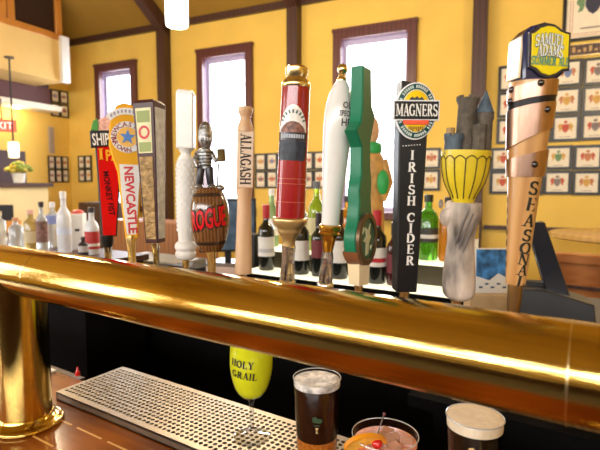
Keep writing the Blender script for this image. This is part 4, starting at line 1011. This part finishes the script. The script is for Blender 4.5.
mb.add(vs, [(4 * i + j, 4 * ((i + 1) % n) + j, 4 * ((i + 1) % n) + (j + 1) % 4, 4 * i + (j + 1) % 4) for i in range(n) for j in range(4)]); mb.build('rind', ORN, sl)
pk = thing('cocktail_pick', 'dark pick with small ball end standing up over the pink cocktail', 'cocktail pick', Vector((c.x, .70, TZ)))
P0 = rim @ Vector((-.002, .050, .014)) ; P1 = rim @ Vector((-.014, -.006, .000))
MB().tube([P0, P1], .0013, 8).build('stick', mat('pick_brown', (.06, .02, .02), .4), pk)
MB().ell(P0, .003, .003, .003, 10, 8).build('ball_end', mat('pick_ball', (.20, .04, .05), .4), pk)
ch = rim @ Vector((-.012, -.028, .004)); chy = tag(MB().ell((0, 0, 0), .0088, .0088, .0085, 16, 12).build('cherry', mat('cherry_red', (.62, .01, .01), .12, coat=.8), loc=Vector((c.x, .70, TZ)) + ch), 'glossy red cherry on the pink cocktail beside the orange slice', 'cherry')
MB().tube([(0, 0, .008), (.003, .002, .013)], .0007, 6).build('stem', mat('pick_brown', (.06, .02, .02), .4), chy)

# ================================================================== BACK BAR
BB = 1.10
bb = thing('back_bar_cabinet', 'shade-dark back bar cabinet with grey counter top behind the taps', 'back bar', (0, 0, 0))
MB().box(-2.30, 1.4, 1.70, 2.55, 0, BB - .03).build('cabinet', MBLACK, bb)
MB().box(-2.32, 1.42, 1.66, 2.57, BB - .03, BB).build('counter_top', GREYTOP, bb)
GLOW = mat('lit_acrylic', (.85, .82, .65), .4, emit=(1.0, .93, .68), estr=1.0)
CORE = mat('riser_core', (.05, .04, .015), .4)
X0, X1 = -.50, .66
ls = thing('lit_shelf', 'front glowing step of the bottle riser under the wine bottles', 'lit shelf', (-1.0, 1.97, BB), 0, 'lit steps of the bottle riser')
MB().box(X0, X1, -.135, -.001, 0, .086).build('base', MBLACK, ls)
MB().box(X0, X1, -.130, -.001, .086, .100).build('glow_panel', GLOW, ls)
ls = thing('lit_shelf', 'rear higher glowing step of the bottle riser under the green bottles', 'lit shelf', (-1.0, 1.97, BB), 0, 'lit steps of the bottle riser')
MB().box(X0, X1, .001, .165, 0, .183).build('base', CORE, ls)
MB().box(X0, X1, .001, .165, .183, .195).build('glow_panel', GLOW, ls)
Z1, Z2 = BB + .100, BB + .195
def bottle(label, px, py, step, h, r, glass, cap, lab=None, labz=(.25, .55), group='bottles on the lit riser', kind='wine', band=None, v=None, z=None):
    v = v or (1.90 if step == 1 else 2.06); z = z if z is not None else (Z1 if step == 1 else Z2)
    rr_ = ray(px, py); u_ = rr_.x / rr_.y * v
    g = thing('wine_bottle' if kind == 'wine' else 'liquor_bottle', label, 'bottle', (u_, v, z), random.uniform(-.2, .2), group)
    nk = r * .36
    if kind == 'wine': pr = [(r * .9, 0), (r, .006), (r, h * .60), (r * .92, h * .66), (nk * 1.25, h * .74), (nk, h * .79), (nk, h * .97), (nk * 1.15, h * .975), (nk * 1.1, h)]
    elif kind == 'tall': pr = [(r * .92, 0), (r, .006), (r, h * .58), (r * .85, h * .66), (nk * 1.1, h * .75), (nk, h * .82), (nk, h)]
    else: pr = [(r * .92, 0), (r, .008), (r, h * .66), (r * .8, h * .73), (nk, h * .80), (nk, h)]
    MB().lathe(pr, 24).build('glass', glass, g)
    ct = h * (.20 if kind == 'wine' else .10)
    MB().lathe([(nk * 1.22, h - ct), (nk * 1.25, h + .002), (nk * .9, h + .004)], 20).build('capsule' if kind == 'wine' else 'cap', cap, g)
    if lab:
        MB().lathe([(r + .0006, h * labz[0]), (r + .0006, h * labz[1])], 24, caps=False).build('label', lab, g)
        if band: MB().lathe([(r + .0009, h * (labz[0] + .06)), (r + .0009, h * (labz[0] + .12))], 24, caps=False).build('label_band', band, g)
    return g
DW = mat('wine_glass_dark', (.010, .012, .010), .08, coat=.6); LBW = mat('paper_label', (.80, .78, .74), .6); LBR = mat('label_maroon', (.16, .02, .03), .5)
CAPR = mat('capsule_red', (.50, .02, .03), .35); CAPD = mat('capsule_dark', (.03, .02, .025), .35); GREENG = mat('green_glass', (.10, .42, .02), .08, trans=.55, coat=.3); LIME = mat('lime_glass', (.42, .62, .04), .08, trans=.55, coat=.3)
AMBG = mat('amber_glass', (.70, .32, .03), .08, trans=.6); STR = mat('straw_glass', (.75, .55, .10), .08, trans=.6)
bottle('dark wine bottle with red capsule and white label left of the red cylinder tap', 266.5, 268, 1, .32, .040, DW, CAPR, LBW, (.22, .52), band=mat('label_grey', (.5, .5, .52), .5))
bottle('dark wine bottle with plain white label right of the red cylinder tap', 301, 272, 1, .31, .040, DW, CAPD, LBW, (.22, .52))
bottle('dark wine bottle with maroon label left of the white skittle tap', 318.5, 276, 1, .29, .034, DW, CAPD, LBR, (.30, .58))
bottle('dark wine bottle with white label half hidden by the white skittle tap', 339, 279, 1, .31, .040, DW, CAPD, LBW, (.24, .56))
bottle('dark wine bottle with red capsule and white label right of the green tap', 376.5, 284, 1, .31, .041, DW, CAPR, LBW, (.24, .50), band=CAPR)
bottle('small dark red wine bottle beside the black tap', 393.5, 286, 1, .26, .030, mat('dark_red_glass', (.05, .008, .010), .08, coat=.6), CAPD, LBR, (.2, .5))
bottle('bright lime green bottle behind the white skittle tap', 316.5, 255, 2, .34, .042, LIME, mat('cap_grey', (.12, .13, .15), .4), mat('label_cream2', (.70, .66, .40), .5), (.22, .48), kind='tall')
bottle('pale green bottle behind the red cylinder tap', 272, 252, 2, .30, .038, mat('pale_green_glass', (.45, .68, .30), .08, trans=.6), WHITE, LBW, (.2, .5), kind='tall')
bottle('pale clear bottle with white label behind the red cylinder tap', 301, 250, 2, .27, .036, mat('frost_glass', (.75, .80, .72), .15, trans=.6), mat('cap_grey', (.12, .13, .15), .4), LBW, (.2, .55), kind='tall')
bottle('green bottle with dark label right of the black tap', 427.5, 260, 2, .28, .043, GREENG, mat('cap_black', (.02, .03, .02), .3), mat('label_charcoal', (.05, .05, .045), .5), (.28, .50), kind='stout', band=LBW)
bottle('amber bottle between the green bottle and the castle tap', 447, 263, 2, .27, .036, AMBG, CAPD, None, kind='stout')
bottle('amber bottle behind the castle tap sleeve', 468, 267, 2, .26, .038, STR, CAPD, LBW, (.2, .4), kind='stout')
bottle('straw coloured bottle with dark label left of the black tap', 401, 254, 2, .28, .032, STR, mat('cap_black', (.02, .03, .02), .3), mat('label_charcoal', (.05, .05, .045), .5), (.38, .60), kind='tall')
bottle('amber whiskey bottle behind the green tap', 347, 252, 2, .27, .038, AMBG, CAPD, LBW, (.2, .45), kind='stout')
bottle('clear bottle with white label behind the white skittle tap', 333, 250, 2, .29, .036, mat('frost_glass', (.75, .80, .72), .15, trans=.6), CAPR, LBW, (.2, .5), kind='tall')

# statuette
c = at_y(370.5, 250, 2.06); st = thing('statuette', 'golden brown robed statuette with green scarf behind the green tap', 'statuette', (c.x, 2.06, Z2), .5); st.scale = (1.0, .9, 1.40)
RB = mat('robe_ochre', (.50, .27, .07), .5, 0, .25, 40); SK = mat('statue_skin', (.62, .36, .18), .5); GS = mat('scarf_green', (.02, .32, .07), .5)
def smp(l): return smooth_prof(l, 4)
MB().lathe(smp([(.050, 0), (.060, .02), (.062, .10), (.058, .20), (.064, .25), (.058, .31), (.036, .345)]), 28, squash=.75).build('robe', RB, st)
MB().ell((0, 0, .41), .034, .034, .046, 20, 14).build('head', SK, st)
MB().ell((0, -.032, .405), .006, .010, .010, 8, 6).build('nose', SK, st)
MB().lathe(smp([(.040, .335), (.046, .345), (.044, .365), (.030, .372)]), 24, squash=.85).build('scarf', GS, st)
mb = MB()
for sg in (-1, 1): mb.tube([(sg * .052, 0, .31), (sg * .078, -.015, .24), (sg * .050, -.055, .19)], [.022, .021, .017], 12)
mb.build('arms', RB, st)
MB().ell((.048, -.062, .240), .027, .022, .040, 16, 12).build('green_bag', GS, st)
# dark panel, left end of the riser
tag(MB().box(-.05, .05, -.04, .04, 0, .26).build('speaker_box', BLACK, loc=(at_y(256, 250, 2.02).x - .03, 2.02, BB), bevel=.004), 'plain black upright box at the left end of the lit riser', 'speaker')
# screen behind the pale wooden tap
sc = thing('bar_monitor', 'dark monitor with pale blue screen behind the pale wooden tap', 'monitor', (at_y(228, 255, 2.2).x, 2.2, BB), .75)
MB().box(-.10, .10, -.06, .06, 0, .015).build('foot', BLACK, sc); MB().box(-.02, .02, -.012, .012, .015, .14).build('stand', BLACK, sc)
MB().box(-.17, .17, -.045, -.012, .12, .44).build('casing', BLACK, sc, bevel=.004)
MB().box(-.155, .155, -.0465, -.044, .135, .425).build('screen', mat('screen_blue', (.04, .06, .08), .2, 0, .8, 14, emit=(.35, .55, .8), estr=.08), sc)
cb = thing('napkin_box', 'pale pinkish cardboard box between barrel tap and pale wooden tap', 'box', (at_y(226, 270, 1.78).x, 1.78, BB), .35)
MB().box(-.085, .085, -.05, .05, 0, .125).build('carton', mat('carton_pink', (.62, .44, .36), .6), cb, bevel=.003)
MB().box(-.085, .085, -.05, .05, .125, .127).build('lid', mat('lid_brown', (.05, .03, .03), .5), cb)
# black mat and pale tray left of that
tag(MB().box(-.26, .26, -.12, .12, 0, .10).build('ice_bin', mat('bin_grey', (.32, .33, .33), .3, .5), loc=(at_y(160, 258, 1.9).x, 1.9, BB), bevel=.01), 'low grey metal ice bin behind the white column tap', 'ice bin')
tag(MB().box(-.10, .10, -.06, .06, 0, .115).build('bar_caddy', BLACK, loc=(at_y(200, 262, 1.74).x - .06, 1.735, BB), bevel=.005), 'low black bar caddy behind the barrel tap', 'caddy')
# wooden cabinet behind on the left
tag(MB().box(-.55, .55, -.15, .15, 0, 1.30).build('wooden_cabinet', wood('walnut_orange', (.22, .075, .02), (.32, .12, .03), (1, 1, .2), .4), loc=(at_y(185, 240, 2.95).x - .3, 2.95, 0), bevel=.006), 'orange wooden cabinet behind the dark square tap', 'cabinet')

# left bottle counter
LZ = 1.262
lcx = thing('side_counter', 'dark side counter holding clear bottles at the left', 'counter', (0, 0, 0))
MB().box(-3.3, -2.02, 1.30, 1.64, 0, LZ - .03).build('cabinet', MBLACK, lcx); MB().box(-3.32, -2.0, 1.28, 1.66, LZ - .03, LZ).build('counter_top', DWOOD, lcx)
CG = mat('clear_bottle', (.80, .85, .88), .06, trans=.65, coat=.3); FR = mat('frosted_white', (.80, .83, .88), .25, trans=.25); BLU = mat('blue_tint', (.30, .38, .80), .15, trans=.3)
def lb(label, x, y, h, r, v, glass, cap, lab=None, labz=(.2, .5), kind='stout', band=None):
    return bottle(label, x, y, 1, h, r, glass, cap, lab, labz, 'bottles on the left side counter', kind, band, v, LZ)
lb('tall frosted white vodka bottle, tallest on the left counter', 65, 250, .320, .036, 1.46, FR, WHITE, mat('label_ice', (.55, .62, .75), .5), (.30, .42), 'tall')
lb('clear bottle with blue label band left of the white vodka', 54, 250, .255, .034, 1.57, CG, mat('cap_ice', (.7, .72, .82), .4), BLU, (.52, .72), 'stout')
lb('clear bottle with brown and pink label and dark cap', 43, 252, .265, .030, 1.43, CG, CAPD, mat('label_umber', (.18, .09, .07), .5, 0, .5, 60), (.18, .62), 'tall')
lb('squat gold tequila bottle with pink cap', 32, 253, .215, .036, 1.46, mat('gold_glass', (.62, .46, .16), .1, trans=.5), mat('cap_pink', (.70, .40, .35), .4), mat('label_sand', (.6, .5, .3), .5), (.15, .45), 'stout')
lb('short clear bottle with copper top near the left edge', 17, 256, .170, .038, 1.42, CG, mat('cap_copper', (.60, .30, .15), .35), None, kind='stout')
lb('clear bottle cut by the left edge of the photo', 1, 258, .20, .036, 1.42, CG, mat('cap_sand', (.55, .45, .30), .35), None, kind='stout')
ct = thing('juice_carton', 'white carton with red top and small dark mark', 'carton', (at_y(79, 250, 1.57).x, 1.57, LZ), .7, None)
MB().box(-.036, .036, -.036, .036, 0, .20).build('carton', WHITE, ct, bevel=.003); MB().lathe([(.034, .20), (.030, .215), (.016, .222)], 20).build('lid', mat('lid_red', (.60, .10, .08), .4), ct)
MB().box(-.006, .018, -.0368, -.036, .105, .118).build('mark', BLACK, ct)
lb('white bottle with red label and dark cap left of the red tap', 92.5, 252, .240, .036, 1.50, FR, CAPD, mat('label_scarlet', (.45, .03, .03), .45), (.12, .50), 'tall', LBW)
lb('small dark bottle with pale label in front of the white carton', 83.5, 253, .10, .024, 1.40, mat('dark_bottle', (.03, .025, .03), .2), CAPD, mat('label_mist', (.45, .42, .42), .5), (.3, .6), 'stout')

# half wall things on the left
hb = tag(MB().box(-.08, .08, -.15, .15, 0, .15).build('black_case', BLACK, loc=WP(-4.55, 2.85, 1.28), rot=RW), 'black case on the shelf at the far left edge', 'case')
sv = thing('side_shelf', 'wooden side shelf unit by the cream half wall at the left', 'shelf unit', WP(-4.62, 3.0, 0), WA)
MB().box(-.18, .18, -.9, .22, 0, 1.14).build('body', CREAM, sv); MB().box(-.20, .20, -.92, .24, 1.14, 1.17).build('shelf_board', DWOOD, sv); MB().box(-.18, .18, -.9, .05, 1.17, 1.28).build('upper_block', OWOOD, sv)
tag(MB().box(-.3, .3, -.2, .2, 0, 1.40).build('wait_station', DWOOD, loc=WP(-4.9, 4.55, 0), rot=RW, bevel=.01), 'dark brown wait station behind the white carton and bottles', 'cabinet')
# pendant with shade over the half wall, and flowers
pd = thing('pendant_lamp', 'small lit pendant lamp on a dark rod above the half wall flowers', 'pendant lamp', WP(-5.28, 3.58, 1.93))
MB().lathe([(.050, 0), (.058, .10), (.055, .17), (.03, .18)], 24).build('shade', mat('shade_glow', (.9, .8, .6), .5, emit=(1, .82, .5), estr=1.6), pd)
MB().tube([(0, 0, .18), (0, 0, 1.11)], .010, 8).build('rod', BLACK, pd)
MB().lathe([(.05, 1.10), (.05, 1.115)], 16).build('canopy', BLACK, pd)
fp = thing('flower_pot', 'white pot of yellow-green flowers on the half wall at the left', 'potted flowers', WP(-5.27, 3.62, 1.645))
MB().lathe([(.055, 0), (.070, .10), (.073, .11), (.068, .11)], 24).build('pot', WHITE, fp)
mb = MB(); rnd = random.Random(3)
for i in range(60):
    a = rnd.uniform(0, 2 * PI); r_ = rnd.uniform(0, .13); mb.mat(i % 2).ell((r_ * math.cos(a), r_ * math.sin(a), .13 + rnd.uniform(0, .12) * (1 - r_ / .2)), .030, .030, .022, 8, 6)
mb.build('blossom', [mat('blossom_yellow', (.70, .55, .10), .6), mat('blossom_green', (.30, .38, .06), .6)], fp)
# big pendant near the top
c = at_y(177, 27, 2.0); pl = thing('pendant_lamp', 'bright white cylindrical pendant lamp hanging at the top edge', 'pendant lamp', (c.x, 2.0, c.z))
MB().lathe(smooth_prof([(.02, 0), (.055, .004), (.063, .02), (.064, .10), (.064, .24), (.05, .26), (.015, .265)], 3), 32).build('shade', mat('opal_glass', (.95, .93, .88), .4, emit=(1, .96, .88), estr=3.0), pl)
MB().tube([(0, 0, .265), (0, 0, 2.9)], .006, 8).build('rod', BLACK, pl)

# ------------------------------------------------------------------ right end
pic = thing('photo_card', 'blue and white photo card in a stand behind the wooden seasonal tap', 'card', (at_y(492, 286, 1.72).x, 1.72, BB + .15), .55)
MB().box(-.06, .06, 0, .012, 0, .155).build('backing', WHITE, pic)
CB = MB().box(-.056, .056, -.001, 0, .004, .151); CB.build('picture', mat('snow_blue', (.05, .20, .48), .4, 0, .95, 28), pic)
mb = MB().prism([(-.056, .004), (.056, .004), (.056, .05), (.02, .07), (-.01, .045), (-.056, .06)], -.002, -.001); mb.build('snow', WHITE, pic)
mb = MB()
for i in range(5): mb.box(-.045 + i * .02, -.033 + i * .02, -.003, -.002, .018 + (i % 2) * .012, .024 + (i % 2) * .012)
mb.build('trees', mat('tree_navy', (.04, .10, .20), .5), pic)
tag(MB().box(-.10, .07, -.05, .05, 0, .15).build('wooden_box', mat('ply_box', (.62, .44, .24), .5, 0, .1), loc=(at_y(492, 300, 1.72).x + .01, 1.745, BB), rot=(0, 0, .45), bevel=.003), 'pale wooden box under the blue photo card', 'box')
DG = mat('terminal_grey', (.035, .037, .042), .4)
ps = thing('till_terminal', 'dark grey till terminal with tilted screen right of the wooden seasonal tap', 'till', (at_y(553, 300, 1.45).x, 1.45, BB), .25)
MB().prism([(-.09, 0), (.10, 0), (.10, .10), (.085, .215), (-.03, .245), (-.09, .245)], -.06, .06, bevel=.004).build('housing', DG, ps)
MB().box(.01, .105, -.09, -.06, .0, .07).build('card_reader', BLACKG, ps, bevel=.003)
MB().box(-.075, .03, .0, .035, .24, .255).build('hinge', BLACK, ps)
dsp = MB().prism([(-.015, .22), (.04, .22), (-.03, .42), (-.075, .42)], -.02, .04, bevel=.003).build('screen', mat('screen_dark', (.02, .022, .03), .15), ps)
kp = thing('card_terminal', 'small grey card terminal beside the foot of the wooden seasonal tap', 'card terminal', (at_y(512, 305, 1.32).x - .025, 1.32, BB), .4)
MB().box(-.035, .045, -.03, .03, 0, .145).build('casing', mat('casing_grey', (.14, .14, .15), .35), kp, bevel=.004); MB().box(-.028, .038, -.0315, -.03, .05, .135).build('display', mat('display_grey', (.25, .26, .27), .2), kp)
cpen = thing('pen_cup', 'black pen cup with a blue pen in front of the till', 'pen cup', (at_y(549, 312, 1.28).x, 1.28, BB))
MB().lathe([(.018, 0), (.022, .09)], 20).build('cup', BLACKG, cpen)
pen = tag(MB().tube([(0, 0, 0), (.006, .004, .14)], .0045, 8).build('pen', mat('pen_blue', (.03, .14, .5), .3), loc=(at_y(549, 312, 1.28).x, 1.28, BB + .01)), 'blue pen standing in the black cup', 'pen')
tag(MB().box(-.25, .35, -.12, .12, 0, .07).build('cash_box', BLACKG, loc=(at_y(575, 310, 1.5).x + .32, 1.30, BB), bevel=.004), 'flat black cash drawer right of the till', 'cash drawer')
gl = thing('stem_glass', 'small clear stemmed glass at the right edge behind the rail', 'glass', (at_y(592, 312, 1.22).x, 1.22, BB))
MB().lathe(smooth_prof([(.028, 0), (.026, .003), (.006, .012), (.005, .05), (.026, .075), (.034, .11), (.030, .15)], 4), 28, caps=False).build('bowl', CLEAR, gl)
# support under the bar-side things at the right: shelf between bar and back bar
MB().box(-.40, 1.4, 1.12, 1.70, BB - .03, BB - .001).build('side_ledge', MBLACK, bb)
MB().box(-.36, 1.4, 1.20, 1.70, 0, BB - .03).build('side_cabinet', MBLACK, bb)
# dining side: high round table and wooden bench, right
c = at_y(592, 233, 4.3); tb = thing('high_table', 'round high table with pale wooden top on a black post at the right', 'table', (c.x + .15, 4.3, 0))
MB().lathe([(.42, 1.215), (.44, 1.225), (.44, 1.255), (.43, 1.26)], 48).build('table_top', wood('tan_top', (.55, .32, .09), (.62, .38, .12), (1, 1, 1), .3, .3), tb); MB().lathe([(.04, 0.02), (.04, 1.215)], 20).build('post', BLACK, tb); MB().lathe([(.26, 0), (.26, .02)], 32).build('foot', BLACK, tb)
bn_ = thing('booth_bench', 'copper coloured wooden booth bench behind the till', 'bench', (at_y(585, 262, 3.3).x + .25, 3.3, 0), -.05)
CW = wood('copper_wood', (.34, .12, .035), (.46, .18, .06), (.3, 1, 2), .25, .4)
MB().box(-.42, .8, -.03, .03, 0, 1.15).build('back_panel', CW, bn_); MB().box(-.44, .82, -.05, .05, 1.15, 1.21).build('top_rail', CW, bn_, bevel=.008); MB().box(-.42, .8, .03, .45, .40, .45).build('seat', CW, bn_); MB().box(-.42, .8, .38, .42, 0, .40).build('seat_front', DWOOD, bn_)
mb = MB()
for z_ in (.62, .82, 1.0): mb.box(-.42, .8, -.045, -.03, z_, z_ + .02)
mb.build('back_strip', DWOOD, bn_)

def bulb(name, loc, power, col=(1.0, .80, .52), r=.04):
    l = bpy.data.lights.new(name, 'POINT'); l.energy = power; l.color = col; l.shadow_soft_size = r
    o = bpy.data.objects.new(name, l); COL.objects.link(o); o.location = loc; return o
bulb('pendant_bulb', Vector(pl.location) + Vector((0, 0, -.06)), 35)
bulb('pendant_bulb', Vector(pd.location) + Vector((0, 0, -.06)), 5)
bulb('downlight_bulb', Vector(dl.location) + Vector((0, 0, -.06)), 5)
for s_, n_, z_ in ((-3.7, 2.6, 2.9), (-1.9, 3.4, 2.9), (1.0, 3.2, 2.9)):
    bulb('room_fill', WP(s_, n_, z_), 62, r=.08)  # unseen point lights added to brighten the room, no fixtures
